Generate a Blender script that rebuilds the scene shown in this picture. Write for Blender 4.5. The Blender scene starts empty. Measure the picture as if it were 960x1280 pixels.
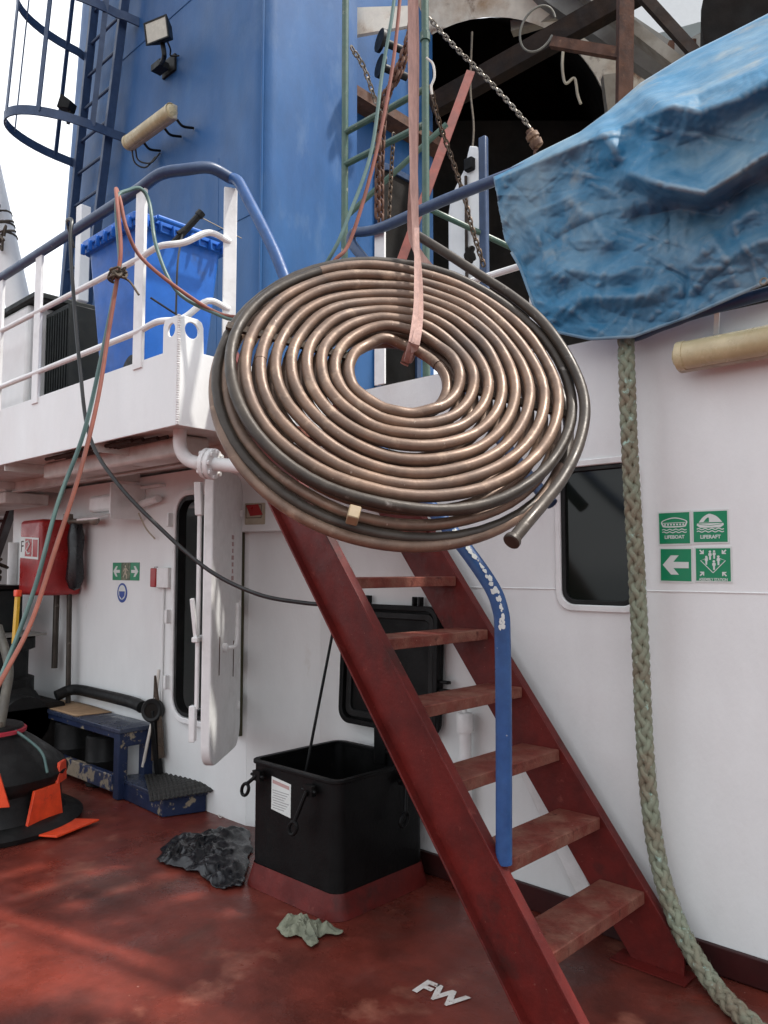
import bpy, bmesh, math, random
from mathutils import Vector, Matrix, noise
random.seed(7)
PI = math.pi
SC = bpy.context.scene
COL = SC.collection

# ------------------------------------------------------------------ camera
F = 980.0                       # focal length in pixels of a 960 x 1280 frame
HEAD = math.radians(43.3)       # angle between view heading and the deckhouse wall normal
PITCH = math.atan(70 / F)
EYE = Vector((0, 0, 1.65))
h_ = Vector((-math.sin(HEAD), math.cos(HEAD), 0))
R_ = Vector((math.cos(HEAD), math.sin(HEAD), 0))
K_ = Vector((0, 0, 1))
FW = h_ * math.cos(PITCH) + K_ * math.sin(PITCH)
UP = -h_ * math.sin(PITCH) + K_ * math.cos(PITCH)
cam = bpy.data.cameras.new('camera')
camo = bpy.data.objects.new('camera', cam)
COL.objects.link(camo)
camo.matrix_world = Matrix(((R_.x, UP.x, -FW.x, EYE.x), (R_.y, UP.y, -FW.y, EYE.y), (R_.z, UP.z, -FW.z, EYE.z), (0, 0, 0, 1)))
cam.sensor_fit = 'VERTICAL'
cam.sensor_height = 36
cam.lens = 36 * F / 1280
cam.clip_end = 3000
cam.clip_start = 0.05
SC.camera = camo

# ------------------------------------------------------------------ light
SUN_DIR = Vector((0.80, 0.60, 0)).normalized() * math.cos(math.radians(60)) + K_ * math.sin(math.radians(60))
SKY_STRENGTH = 0.135
SUN_STRENGTH = 2.4
EXPOSURE = 0.96
w = bpy.data.worlds.new('World')
SC.world = w
w.use_nodes = True
nt = w.node_tree
nt.nodes.clear()
out = nt.nodes.new('ShaderNodeOutputWorld')
bg = nt.nodes.new('ShaderNodeBackground')
sky = nt.nodes.new('ShaderNodeTexSky')
sky.sky_type = 'NISHITA'
sky.sun_disc = False
sky.sun_elevation = math.radians(60)
sky.sun_rotation = math.atan2(SUN_DIR.x, SUN_DIR.y)
sky.dust_density = 4.0
sky.air_density = 1.0
tc = nt.nodes.new('ShaderNodeTexCoord')
nz = nt.nodes.new('ShaderNodeTexNoise')
nz.inputs['Scale'].default_value = 3.0
nz.inputs['Detail'].default_value = 7
rp = nt.nodes.new('ShaderNodeValToRGB')
rp.color_ramp.elements[0].position = 0.36
rp.color_ramp.elements[0].color = (0.55, 0.55, 0.55, 1)
rp.color_ramp.elements[1].position = 0.62
rp.color_ramp.elements[1].color = (1, 1, 1, 1)
mx = nt.nodes.new('ShaderNodeMixRGB')
mx.inputs[2].default_value = (6.3, 6.5, 6.75, 1)
nt.links.new(tc.outputs['Generated'], nz.inputs['Vector'])
nt.links.new(nz.outputs['Fac'], rp.inputs['Fac'])
nt.links.new(rp.outputs['Color'], mx.inputs[0])
nt.links.new(sky.outputs['Color'], mx.inputs[1])
nt.links.new(mx.outputs['Color'], bg.inputs['Color'])
bg.inputs['Strength'].default_value = SKY_STRENGTH
nt.links.new(bg.outputs[0], out.inputs[0])
sl = bpy.data.lights.new('sun', 'SUN')
sl.energy = SUN_STRENGTH
sl.angle = math.radians(2.2)
sl.color = (1.0, 0.96, 0.90)
so = bpy.data.objects.new('sun', sl)
COL.objects.link(so)
so.location = (5, 5, 20)
so.rotation_euler = (-SUN_DIR).to_track_quat('-Z', 'Y').to_euler()
SC.view_settings.view_transform = 'Standard'
SC.view_settings.look = 'None'
SC.view_settings.gamma = 1
SC.view_settings.use_curve_mapping = False
SC.view_settings.exposure = EXPOSURE
SC.render.engine = 'CYCLES'
SC.cycles.max_bounces = 7
SC.cycles.diffuse_bounces = 4

# ------------------------------------------------------------------ sight lines on real planes of the ship
def ray(x, y):
    return FW + R_ * ((x - 480) / F) - UP * ((y - 640) / F)
def atY(x, y, Y):
    d = ray(x, y); return EYE + d * (Y / d.y)
def atX(x, y, X):
    d = ray(x, y); return EYE + d * (X / d.x)
def atZ(x, y, Z):
    d = ray(x, y); return EYE + d * ((Z - EYE.z) / d.z)
def atD(x, y, D):
    return EYE + ray(x, y) * D
V = Vector
X_, Y_ = V((1, 0, 0)), V((0, 1, 0))

# ------------------------------------------------------------------ materials
def mat(name, col, rough=0.5, metal=0.0, col2=None, scale=4.0, lo=0.4, hi=0.65, col3=None, scale3=14.0, lo3=0.6, hi3=0.68,
        bump=0.0, bscale=30.0, var=0.12, spec=0.5, stretch=(1, 1, 1), rvar=0.15, detail=7, wave=0.0, wscale=1.6, col4=None, scale4=70.0, lo4=.66, hi4=.72, col5=None, scale5=1.3, lo5=.5, hi5=.6):
    m = bpy.data.materials.new(name)
    m.use_nodes = True
    n = m.node_tree.nodes
    L = m.node_tree.links
    b = n['Principled BSDF']
    b.inputs['Metallic'].default_value = metal
    b.inputs['Specular IOR Level'].default_value = spec
    t = n.new('ShaderNodeTexCoord')
    mp = n.new('ShaderNodeMapping')
    mp.inputs['Scale'].default_value = stretch
    L.new(t.outputs['Object'], mp.inputs['Vector'])
    def nse(s, d=detail, src=mp):
        q = n.new('ShaderNodeTexNoise')
        q.inputs['Scale'].default_value = s
        q.inputs['Detail'].default_value = d
        q.inputs['Roughness'].default_value = 0.62
        L.new(src.outputs['Vector'] if src is mp else src.outputs['Object'], q.inputs['Vector'])
        return q
    def ramp(src, a, c):
        r = n.new('ShaderNodeMapRange')
        r.inputs['From Min'].default_value = a
        r.inputs['From Max'].default_value = c
        L.new(src.outputs['Fac'], r.inputs['Value'])
        return r
    def mix(f, a, c):
        x = n.new('ShaderNodeMixRGB')
        L.new(f.outputs[0], x.inputs[0])
        for k, s in ((1, a), (2, c)):
            if isinstance(s, tuple): x.inputs[k].default_value = (*s[:3], 1)
            else: L.new(s.outputs[0], x.inputs[k])
        return x
    cur = None
    if col2: cur = mix(ramp(nse(scale), lo, hi), col, col2)
    if col3: cur = mix(ramp(nse(scale3), lo3, hi3), cur or col, col3)
    if col5: cur = mix(ramp(nse(scale5, 12), lo5, hi5), cur or col, col5)
    if col4: cur = mix(ramp(nse(scale4, 3), lo4, hi4), cur or col, col4)
    if cur is None:
        cur = n.new('ShaderNodeRGB'); cur.outputs[0].default_value = (*col, 1)
    if var:
        vn = ramp(nse(scale * 2.3 + 3), 0.3, 0.7)
        vr = n.new('ShaderNodeMapRange')
        vr.inputs['To Min'].default_value = 1 - var
        vr.inputs['To Max'].default_value = 1 + var
        L.new(vn.outputs[0], vr.inputs['Value'])
        mu = n.new('ShaderNodeMixRGB'); mu.blend_type = 'MULTIPLY'; mu.inputs[0].default_value = 1
        L.new(cur.outputs[0], mu.inputs[1]); L.new(vr.outputs[0], mu.inputs[2])
        cur = mu
    L.new(cur.outputs[0], b.inputs['Base Color'])
    if rvar:
        rr = n.new('ShaderNodeMapRange')
        rr.inputs['From Min'].default_value = 0.3
        rr.inputs['From Max'].default_value = 0.7
        rr.inputs['To Min'].default_value = max(0.02, rough - rvar)
        rr.inputs['To Max'].default_value = min(1, rough + rvar)
        L.new(nse(scale * 1.7 + 1).outputs['Fac'], rr.inputs['Value'])
        L.new(rr.outputs[0], b.inputs['Roughness'])
    else: b.inputs['Roughness'].default_value = rough
    nb = None
    if bump:
        bp = n.new('ShaderNodeBump')
        bp.inputs['Strength'].default_value = 1
        bp.inputs['Distance'].default_value = bump
        L.new(nse(bscale, 5).outputs['Fac'], bp.inputs['Height'])
        nb = bp
    if wave:
        b2 = n.new('ShaderNodeBump')
        b2.inputs['Strength'].default_value = 1
        b2.inputs['Distance'].default_value = wave
        L.new(nse(wscale, 1).outputs['Fac'], b2.inputs['Height'])
        if nb: L.new(nb.outputs[0], b2.inputs['Normal'])
        nb = b2
    if nb: L.new(nb.outputs[0], b.inputs['Normal'])
    return m

M = {}
M['white'] = mat('white_paint', (.755, .765, .752), .45, col2=(.685, .675, .66), scale=1.1, lo=.45, hi=.8, col3=(.52, .46, .38), scale3=3.1, lo3=.70, hi3=.86, bump=.0012, bscale=60, var=.03, wave=.022, wscale=1.3, stretch=(1, 1, .45), spec=.35)
M['white_trim'] = mat('white_trim_paint', (.75, .748, .735), .42, col2=(.60, .595, .57), scale=6, lo=.5, hi=.8, col3=(.30, .17, .09), scale3=16, lo3=.73, hi3=.8, bump=.001, bscale=50, var=.05, spec=.35)
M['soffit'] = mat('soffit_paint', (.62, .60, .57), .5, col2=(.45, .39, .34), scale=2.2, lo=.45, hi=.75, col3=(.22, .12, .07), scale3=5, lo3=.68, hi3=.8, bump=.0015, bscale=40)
M['blue'] = mat('blue_paint', (.016, .076, .215), .45, col2=(.026, .105, .26), scale=.7, lo=.35, hi=.7, col3=(.10, .17, .29), scale3=2.2, lo3=.57, hi3=.86, bump=.0015, bscale=50, var=.12, wave=.022, wscale=1.0, stretch=(1, 1, .45), spec=.3)
M['rail_blue'] = mat('rail_blue_paint', (.025, .048, .105), .38, col2=(.036, .066, .135), scale=8, col3=(.22, .24, .26), scale3=22, lo3=.68, hi3=.74, bump=.001, bscale=60, rvar=.1, spec=.4)
M['bright_blue'] = mat('worn_blue_paint', (.018, .064, .190), .42, col2=(.026, .082, .22), scale=9, col3=(.35, .38, .4), scale3=24, lo3=.71, hi3=.74, bump=.001, bscale=70, spec=.35)
M['deck'] = mat('deck_red_paint', (.148, .0285, .0190), .36, col2=(.064, .0160, .0115), scale=1.1, lo=.46, hi=.64, col3=(.235, .082, .055), scale3=3.1, lo3=.57, hi3=.70, bump=.0022, bscale=26, var=.28, wave=.022, wscale=1.4, rvar=.24, spec=.34, detail=11, col4=(.34, .17, .13), scale4=55, lo4=.70, hi4=.76, col5=(.105, .034, .025), scale5=2.1, lo5=.56, hi5=.66)
M['red'] = mat('red_oxide_paint', (.115, .0115, .0090), .45, col2=(.065, .009, .008), scale=5, lo=.4, hi=.75, col3=(.19, .045, .034), scale3=17, lo3=.63, hi3=.77, bump=.0012, bscale=55, var=.16, spec=.25, col4=(.24, .10, .075), scale4=60, lo4=.71, hi4=.76, col5=(.05, .012, .010), scale5=3.3, lo5=.58, hi5=.68)
M['tread'] = mat('worn_tread_paint', (.150, .034, .024), .65, col2=(.21, .095, .066), scale=7, lo=.4, hi=.68, col3=(.075, .02, .015), scale3=19, lo3=.58, hi3=.7, bump=.003, bscale=90, var=.22, spec=.2, col4=(.32, .20, .16), scale4=60, lo4=.70, hi4=.76)
M['skirt'] = mat('dark_red_skirting', (.040, .008, .008), .5, col2=(.025, .007, .0065), scale=3, bump=.001, spec=.25)
M['black'] = mat('black_paint', (.0028, .0028, .003), .46, col2=(.0055, .0055, .0055), scale=4, col3=(.016, .013, .011), scale3=14, lo3=.64, hi3=.75, bump=.0012, bscale=60, var=.1, spec=.16)
M['soot'] = mat('soot_black_steel', (.008, .007, .006), .85, col2=(.014, .010, .008), scale=2, bump=.003, bscale=18, spec=.2)  # near black, also stands for the shade in drum mouth and doorway
M['rubber'] = mat('black_rubber', (.0065, .0065, .0065), .55, col2=(.018, .018, .017), scale=6, lo=.5, hi=.8, bump=.002, bscale=40, spec=.3)
M['bronze'] = mat('weathered_bronze_pipe', (.180, .113, .076), .46, .32, col2=(.115, .076, .056), scale=5, lo=.38, hi=.66, col3=(.27, .19, .135), scale3=11, lo3=.58, hi3=.70, bump=.0006, bscale=120, var=.24, rvar=.14, col5=(.085, .062, .05), scale5=3.5, lo5=.58, hi5=.68, col4=(.36, .30, .25), scale4=60, lo4=.70, hi4=.76)
M['steel_pipe'] = mat('dark_oiled_pipe', (.034, .026, .020), .45, .25, col2=(.058, .046, .035), scale=7, lo=.4, hi=.7, col3=(.19, .17, .15), scale3=16, lo3=.65, hi3=.74, bump=.0006, bscale=120, var=.2, spec=.4)
M['wood'] = mat('oily_wood', (.07, .045, .028), .75, col2=(.035, .025, .018), scale=12, bump=.002, bscale=60, stretch=(1, 8, 8))
M['tape'] = mat('tan_tape', (.24, .175, .10), .6, bump=.001)
M['brass'] = mat('yellowed_lamp_lens', (.50, .42, .25), .3, col2=(.39, .31, .17), scale=5, col3=(.20, .15, .09), scale3=14, lo3=.66, hi3=.75, bump=.0006)
M['tan_plastic'] = mat('aged_plastic', (.42, .37, .28), .5, col2=(.33, .28, .20), scale=7)
M['green_pole'] = mat('scaffold_green_paint', (.035, .085, .062), .45, col2=(.06, .10, .07), scale=7, col3=(.28, .27, .20), scale3=15, lo3=.63, hi3=.7, bump=.001, bscale=60)
M['rust'] = mat('rusty_steel', (.115, .05, .028), .8, col2=(.055, .027, .018), scale=6, col3=(.20, .10, .055), scale3=14, lo3=.6, hi3=.75, bump=.003, bscale=45)
M['darkrust'] = mat('dark_rusty_steel', (.028, .018, .013), .8, col2=(.05, .03, .02), scale=5, bump=.003, bscale=40)
M['sootbeam'] = mat('sooty_girder', (.016, .011, .009), .8, col2=(.03, .018, .012), scale=5, bump=.003, bscale=40, spec=.2)  # darker rust brown, so the girder merges with the black drum mouth
M['hookrust'] = mat('rusty_hook_paint', (.22, .13, .075), .7, col2=(.10, .05, .03), scale=18, lo=.42, hi=.6, bump=.003, bscale=60)
M['chain'] = mat('chain_steel', (.075, .055, .04), .5, .6, col2=(.12, .07, .04), scale=10)
M['rustwhite'] = mat('rust_stained_white', (.78, .72, .62), .6, col2=(.42, .28, .17), scale=1.5, lo=.47, hi=.64, col3=(.15, .065, .032), scale3=3.4, lo3=.55, hi3=.66, bump=.002, bscale=30, detail=10)
M['grey'] = mat('grey_steel', (.22, .21, .19), .6, col2=(.15, .14, .12), scale=2, bump=.002)
M['beam'] = mat('beam_cream_paint', (.36, .32, .26), .6, col2=(.24, .20, .15), scale=3, bump=.001)
M['palewhite'] = mat('far_white_paint', (.74, .74, .73), .5, var=.03)
M['sling'] = mat('pink_webbing', (.44, .27, .225), .8, col2=(.34, .21, .18), scale=9, bump=.0012, bscale=300, stretch=(6, 6, 1))
M['hose_green'] = mat('green_hose_rubber', (.055, .115, .105), .5, col2=(.09, .15, .135), scale=6, bump=.0005)
M['hose_red'] = mat('red_hose_rubber', (.235, .080, .056), .55, col2=(.18, .068, .05), scale=6, bump=.0005, spec=.3)
M['hose_grey'] = mat('grey_hose_rubber', (.10, .095, .08), .6, col2=(.15, .14, .11), scale=9, bump=.001)
M['hose_black'] = mat('black_cable', (.009, .009, .009), .42)
M['bin'] = mat('bin_blue_plastic', (.014, .105, .42), .42, col2=(.02, .13, .48), scale=3, col3=(.04, .09, .24), scale3=8, lo3=.6, hi3=.8, bump=.0006, spec=.3)
M['sign_green'] = mat('sign_green_vinyl', (.0, .215, .09), .4, var=.05)
M['sign_white'] = mat('sign_white_vinyl', (.62, .65, .62), .4, var=.04)
M['sign_olive'] = mat('faded_sign_face', (.17, .18, .11), .5, col2=(.07, .10, .06), scale=30, lo=.45, hi=.55)
M['sign_blue'] = mat('sign_blue_vinyl', (.02, .06, .28), .4)
M['sign_red'] = mat('sign_red', (.33, .012, .014), .4)
M['hosebox'] = mat('fire_red_plastic', (.36, .022, .022), .35, col2=(.25, .02, .02), scale=4, bump=.001)
M['orange'] = mat('safety_orange_paint', (.80, .075, .018), .45, col2=(.66, .05, .014), scale=6, col3=(.30, .04, .02), scale3=12, lo3=.66, hi3=.75)
M['pinkred'] = mat('red_trim', (.42, .03, .05), .4)
M['bench'] = mat('worn_navy_paint', (.010, .018, .052), .48, col2=(.016, .027, .068), scale=5, col3=(.26, .215, .15), scale3=9, lo3=.60, hi3=.63, bump=.002, bscale=40, spec=.3)
M['peel'] = mat('peeling_navy_paint', (.013, .024, .070), .5, col2=(.27, .22, .16), scale=6, lo=.50, hi=.53, col3=(.03, .04, .06), scale3=20, lo3=.6, hi3=.7, bump=.002, bscale=40)
M['navy'] = mat('navy_top_paint', (.022, .032, .065), .30, col2=(.035, .045, .075), scale=6, col3=(.10, .11, .13), scale3=11, lo3=.6, hi3=.75, bump=.001)
M['card'] = mat('brown_cardboard', (.36, .23, .13), .8, col2=(.30, .19, .105), scale=6)
M['mat'] = mat('black_mat_rubber', (.018, .017, .015), .6, bump=.004, bscale=80)
M['bag'] = mat('dark_plastic_film', (.0045, .0052, .007), .30, col2=(.008, .009, .012), scale=7, rvar=.12, bump=.0012, bscale=45, spec=.5)
M['rag'] = mat('grey_green_rag', (.215, .22, .155), .9, col2=(.15, .16, .115), scale=16, col3=(.09, .09, .065), scale3=30, lo3=.60, hi3=.7, bump=.002, bscale=120)
M['floor_mark'] = mat('deck_letter_white', (.66, .62, .58), .55, col2=(.46, .38, .33), scale=14, lo=.5, hi=.75, col3=(.12, .03, .02), scale3=45, lo3=.60, hi3=.66)
M['wire'] = mat('white_wire', (.62, .58, .52), .5)
M['yellow'] = mat('yellow_plastic', (.62, .36, .02), .45)
M['canvas'] = mat('brown_fibre', (.10, .075, .05), .85, col2=(.05, .04, .03), scale=20, bump=.003, bscale=60)
M['silver'] = mat('worn_silver', (.22, .20, .17), .45, .5, col2=(.14, .11, .08), scale=9)
M['olive'] = mat('olive_gasket', (.055, .05, .022), .7)
M['dark_room'] = mat('dark_interior_paint', (.02, .02, .021), .7)  # darkness of the rooms behind the door put into the wall colour
M['crate'] = mat('dark_green_plastic', (.007, .009, .009), .55, col2=(.015, .018, .016), scale=8, lo=.5, hi=.7, spec=.25)
M['lens'] = mat('lamp_glass', (.48, .46, .38), .25)
M['ink'] = mat('grey_print', (.30, .30, .30), .6, var=0)
M['faint_red'] = mat('faded_red_print', (.42, .27, .25), .6, var=0)
# glass of the wheelhouse window: dark, reflective
g = mat('dark_window_glass', (.008, .010, .008), .10, spec=.30, rvar=0, var=0)
M['glass'] = g
# rope: stripes of green and tan along strands
M['rope'] = mat('weathered_rope', (.225, .245, .175), .85, col2=(.21, .175, .12), scale=6, lo=.44, hi=.62, col3=(.36, .50, .42), scale3=26, lo3=.60, hi3=.68, bump=.003, bscale=200)
# tarp
M['tarp'] = mat('dusty_blue_tarpaulin', (.036, .190, .345), .52, col2=(.22, .30, .34), scale=1.7, lo=.42, hi=.70, col3=(.33, .33, .29), scale3=2.6, lo3=.57, hi3=.76, bump=.0020, bscale=34, var=.18, rvar=.1, detail=9, spec=.35)
tm = M['tarp'].node_tree; tb = tm.nodes['Principled BSDF']
tg_n = tm.nodes.new('ShaderNodeNewGeometry'); tmr = tm.nodes.new('ShaderNodeMapRange'); tmr.inputs['From Min'].default_value = .51; tmr.inputs['From Max'].default_value = .60; tmr.inputs['To Max'].default_value = .42
tmx = tm.nodes.new('ShaderNodeMixRGB'); tmx.inputs[2].default_value = (.46, .50, .50, 1)
tm.links.new(tg_n.outputs['Pointiness'], tmr.inputs['Value']); tm.links.new(tmr.outputs[0], tmx.inputs[0])
tm.links.new(tb.inputs['Base Color'].links[0].from_socket, tmx.inputs[1]); tm.links.new(tmx.outputs[0], tb.inputs['Base Color'])
tr = tm.nodes.new('ShaderNodeBsdfTranslucent'); ts = tm.nodes.new('ShaderNodeMixShader'); ts.inputs[0].default_value = .22
tm.links.new(tb.inputs['Base Color'].links[0].from_socket, tr.inputs['Color'])
tm.links.new(tb.outputs[0], ts.inputs[1]); tm.links.new(tr.outputs[0], ts.inputs[2])
tm.links.new(ts.outputs[0], tm.nodes['Material Output'].inputs['Surface'])
M['sea'] = mat('sea_water', (.02, .05, .06), .12, bump=.05, bscale=.6)

# ------------------------------------------------------------------ mesh builder
def catmull(p, n=8, closed=False):
    p = [V(q) for q in p]
    o = []
    N = len(p)
    for i in range(N if closed else N - 1):
        a = p[(i - 1) % N] if closed or i > 0 else p[0] * 2 - p[1]
        b, c = p[i], p[(i + 1) % N]
        d = p[(i + 2) % N] if closed or i + 2 < N else p[-1] * 2 - p[-2]
        for j in range(n):
            t = j / n
            o.append(0.5 * ((2 * b) + (c - a) * t + (2 * a - 5 * b + 4 * c - d) * t * t + (3 * b - a - 3 * c + d) * t ** 3))
    if not closed: o.append(p[-1])
    return o

def rrect(x0, x1, y0, y1, r, n=6):
    o = []
    for cx, cy, a in ((x1 - r, y1 - r, 0), (x0 + r, y1 - r, 90), (x0 + r, y0 + r, 180), (x1 - r, y0 + r, 270)):
        for i in range(n + 1):
            t = math.radians(a + 90 * i / n)
            o.append((cx + r * math.cos(t), cy + r * math.sin(t)))
    return o
def circ(cx, cy, r, n=20, ry=None):
    return [(cx + r * math.cos(2 * PI * i / n), cy + (ry or r) * math.sin(2 * PI * i / n)) for i in range(n)]

class MB:
    def __init__(s): s.bm = bmesh.new()
    def box(s, c, size, ax=X_, ay=Y_, az=K_):
        c = V(c); ax, ay, az = V(ax).normalized(), V(ay).normalized(), V(az).normalized()
        v = []
        for k in (-.5, .5):
            for j in (-.5, .5):
                for i in (-.5, .5):
                    v.append(s.bm.verts.new(c + ax * size[0] * i + ay * size[1] * j + az * size[2] * k))
        for f in ((0, 2, 3, 1), (4, 5, 7, 6), (0, 1, 5, 4), (2, 6, 7, 3), (1, 3, 7, 5), (0, 4, 6, 2)):
            s.bm.faces.new([v[i] for i in f])
        return s
    def bx(s, x0, x1, y0, y1, z0, z1):
        return s.box(((x0 + x1) / 2, (y0 + y1) / 2, (z0 + z1) / 2), (x1 - x0, y1 - y0, z1 - z0))
    def bar(s, a, b, wd, th, side=None):
        a, b = V(a), V(b); d = (b - a); L = d.length; d.normalize()
        sd = V(side) if side is not None else d.cross(K_ if abs(d.z) < .9 else X_)
        sd = (sd - d * sd.dot(d)).normalized()
        return s.box((a + b) / 2, (L, wd, th), d, sd, d.cross(sd))
    def tube(s, pts, r, seg=12, closed=False, caps=True):
        pts = [V(p) for p in pts]
        N = len(pts)
        rf = r if callable(r) else (lambda i: r)
        t0 = (pts[1] - pts[0]).normalized()
        nrm = t0.orthogonal().normalized()
        rings = []
        prev = t0
        for i in range(N):
            if closed: t = (pts[(i + 1) % N] - pts[i - 1]).normalized()
            elif i == 0: t = t0
            elif i == N - 1: t = (pts[-1] - pts[-2]).normalized()
            else: t = (pts[i + 1] - pts[i - 1]).normalized()
            nrm = prev.rotation_difference(t) @ nrm
            nrm = (nrm - t * nrm.dot(t)).normalized()
            prev = t
            bn = t.cross(nrm)
            rings.append([s.bm.verts.new(pts[i] + (nrm * math.cos(2 * PI * k / seg) + bn * math.sin(2 * PI * k / seg)) * rf(i)) for k in range(seg)])
        for i in range(N if closed else N - 1):
            A, B = rings[i], rings[(i + 1) % N]
            for k in range(seg):
                f = s.bm.faces.new((A[k], A[(k + 1) % seg], B[(k + 1) % seg], B[k])); f.smooth = True
        if caps and not closed:
            s.bm.faces.new(rings[0][::-1]); s.bm.faces.new(rings[-1])
        return s
    def lathe(s, prof, c, axis=K_, seg=32, xdir=None, sy=1.0, caps=True):
        if prof[0] == prof[-1]: caps = False
        axis = V(axis).normalized(); c = V(c)
        u = V(xdir) if xdir is not None else axis.orthogonal()
        u = (u - axis * u.dot(axis)).normalized(); v = axis.cross(u)
        rings = []
        for r, z in prof:
            rings.append([s.bm.verts.new(c + axis * z + (u * math.cos(2 * PI * k / seg) + v * sy * math.sin(2 * PI * k / seg)) * max(r, 1e-4)) for k in range(seg)])
        for A, B in zip(rings, rings[1:]):
            for k in range(seg):
                f = s.bm.faces.new((A[k], A[(k + 1) % seg], B[(k + 1) % seg], B[k])); f.smooth = True
        if caps and prof[0][0] > 1e-3: s.bm.faces.new(rings[0][::-1])
        if caps and prof[-1][0] > 1e-3: s.bm.faces.new(rings[-1])
        return s
    def prism(s, poly, O, a, b, t0, t1, holes=()):
        O, a, b = V(O), V(a).normalized(), V(b).normalized()
        n = a.cross(b).normalized()
        for loop_t, flip in ((t1, False), (t0, True)):
            edges = []; loops = []
            for L in (poly, *holes):
                vs = [s.bm.verts.new(O + a * p[0] + b * p[1] + n * loop_t) for p in L]
                loops.append(vs)
                edges += [s.bm.edges.new((vs[i], vs[(i + 1) % len(vs)])) for i in range(len(vs))]
            if holes:
                r = bmesh.ops.triangle_fill(s.bm, use_beauty=True, use_dissolve=False, edges=edges, normal=n)
                fs = [f for f in r['geom'] if isinstance(f, bmesh.types.BMFace)]
            else: fs = [s.bm.faces.new(loops[0])]
            if not flip: top = loops
            else: bot = loops
        for A, B in zip(top, bot):
            m_ = len(A)
            for i in range(m_):
                s.bm.faces.new((A[i], B[i], B[(i + 1) % m_], A[(i + 1) % m_]))
        return s
    def grid(s, fn, nu, nv, thick=0):
        vs = [[s.bm.verts.new(fn(i / nu, j / nv)) for j in range(nv + 1)] for i in range(nu + 1)]
        for i in range(nu):
            for j in range(nv):
                f = s.bm.faces.new((vs[i][j], vs[i + 1][j], vs[i + 1][j + 1], vs[i][j + 1])); f.smooth = True
        return s

ORG = {}
def obj(name, mb, m, parent=None, bevel=0, loc=None, smooth=35, solid=0, label=None, segs=2, normals=True):
    bm = mb.bm
    if normals and not solid: bmesh.ops.recalc_face_normals(bm, faces=bm.faces[:])
    if parent is not None: o0 = ORG[parent.name]
    elif loc is not None: o0 = V(loc)
    else:
        xs = [v.co for v in bm.verts]
        o0 = V((sum(v.x for v in xs) / len(xs), sum(v.y for v in xs) / len(xs), min(v.z for v in xs)))
    bmesh.ops.translate(bm, vec=-o0, verts=bm.verts[:])
    me = bpy.data.meshes.new(name); bm.to_mesh(me); bm.free()
    me.shade_smooth()
    me.set_sharp_from_angle(angle=math.radians(smooth))
    me.materials.append(M[m] if isinstance(m, str) else m)
    o = bpy.data.objects.new(name, me); COL.objects.link(o)
    if parent is not None: o.parent = parent
    else: o.location = o0
    ORG[o.name] = o0
    if solid:
        q = o.modifiers.new('thickness', 'SOLIDIFY'); q.thickness = solid
    if bevel:
        q = o.modifiers.new('bevel', 'BEVEL'); q.width = bevel; q.segments = segs; q.limit_method = 'ANGLE'; q.angle_limit = math.radians(40)
        q.harden_normals = False
    if label: o['label'] = label
    return o
def tag(o, label, cat, group=None, kind=None):
    if label: o['label'] = label
    if cat: o['category'] = cat
    if group: o['group'] = group
    if kind: o['kind'] = kind
    return o
def thing(name, label, cat, loc, group=None):
    o = bpy.data.objects.new(name, None); COL.objects.link(o)
    o.location = loc; o.empty_display_size = .1; ORG[o.name] = V(loc)
    return tag(o, label, cat, group)
def text(name, body, size, O, a, b, off, m, parent, stretch=1.0, bold=0.0, sheary=0.0):
    cu = bpy.data.curves.new(name, 'FONT'); cu.body = body; cu.size = size; cu.align_x = 'CENTER'; cu.align_y = 'CENTER'
    cu.offset = bold; cu.extrude = .0004; cu.shear = sheary
    t = bpy.data.objects.new(name, cu)
    me = bpy.data.meshes.new_from_object(t)
    O, a, b = V(O), V(a).normalized(), V(b).normalized(); n = a.cross(b)
    o0 = ORG[parent.name] if parent is not None else O
    for v in me.vertices:
        c = v.co.copy()
        v.co = O + a * c.x * stretch + b * c.y + n * (off + c.z) - o0
    me.name = name
    me.materials.clear(); me.materials.append(M[m])
    o = bpy.data.objects.new(name, me); COL.objects.link(o)
    if parent is not None: o.parent = parent
    else: o.location = o0
    ORG[o.name] = o0
    bpy.data.objects.remove(t); bpy.data.curves.remove(cu)
    return o

# ================================================================== SETTING
WY = 3.36          # deckhouse front wall
DY = 3.15          # wall with the door, slightly nearer
ZP = 2.75          # upper deck level

def deck_fn(u, v):
    x = -24 + 34 * u; y = -14 + 17.4 * v
    return V((x, y, .012 * noise.noise(V((x * .7, y * .7, 0)))*0 + 0))
d = MB().grid(deck_fn, 20, 12); tag(obj('deck', d, 'deck', loc=(0, 0, 0)), None, None, kind='structure')
d = MB().bx(-1500, 1500, -1500, 1500, -5.1, -5.0); tag(obj('sea', d, 'sea', loc=(0, 0, -5)), None, None, kind='structure')
d = MB().bx(-24, 8, -14, 14, -5, -.01); tag(obj('ship_hull', d, 'skirt'), 'dark red steel hull carrying the deck', 'hull')

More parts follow.
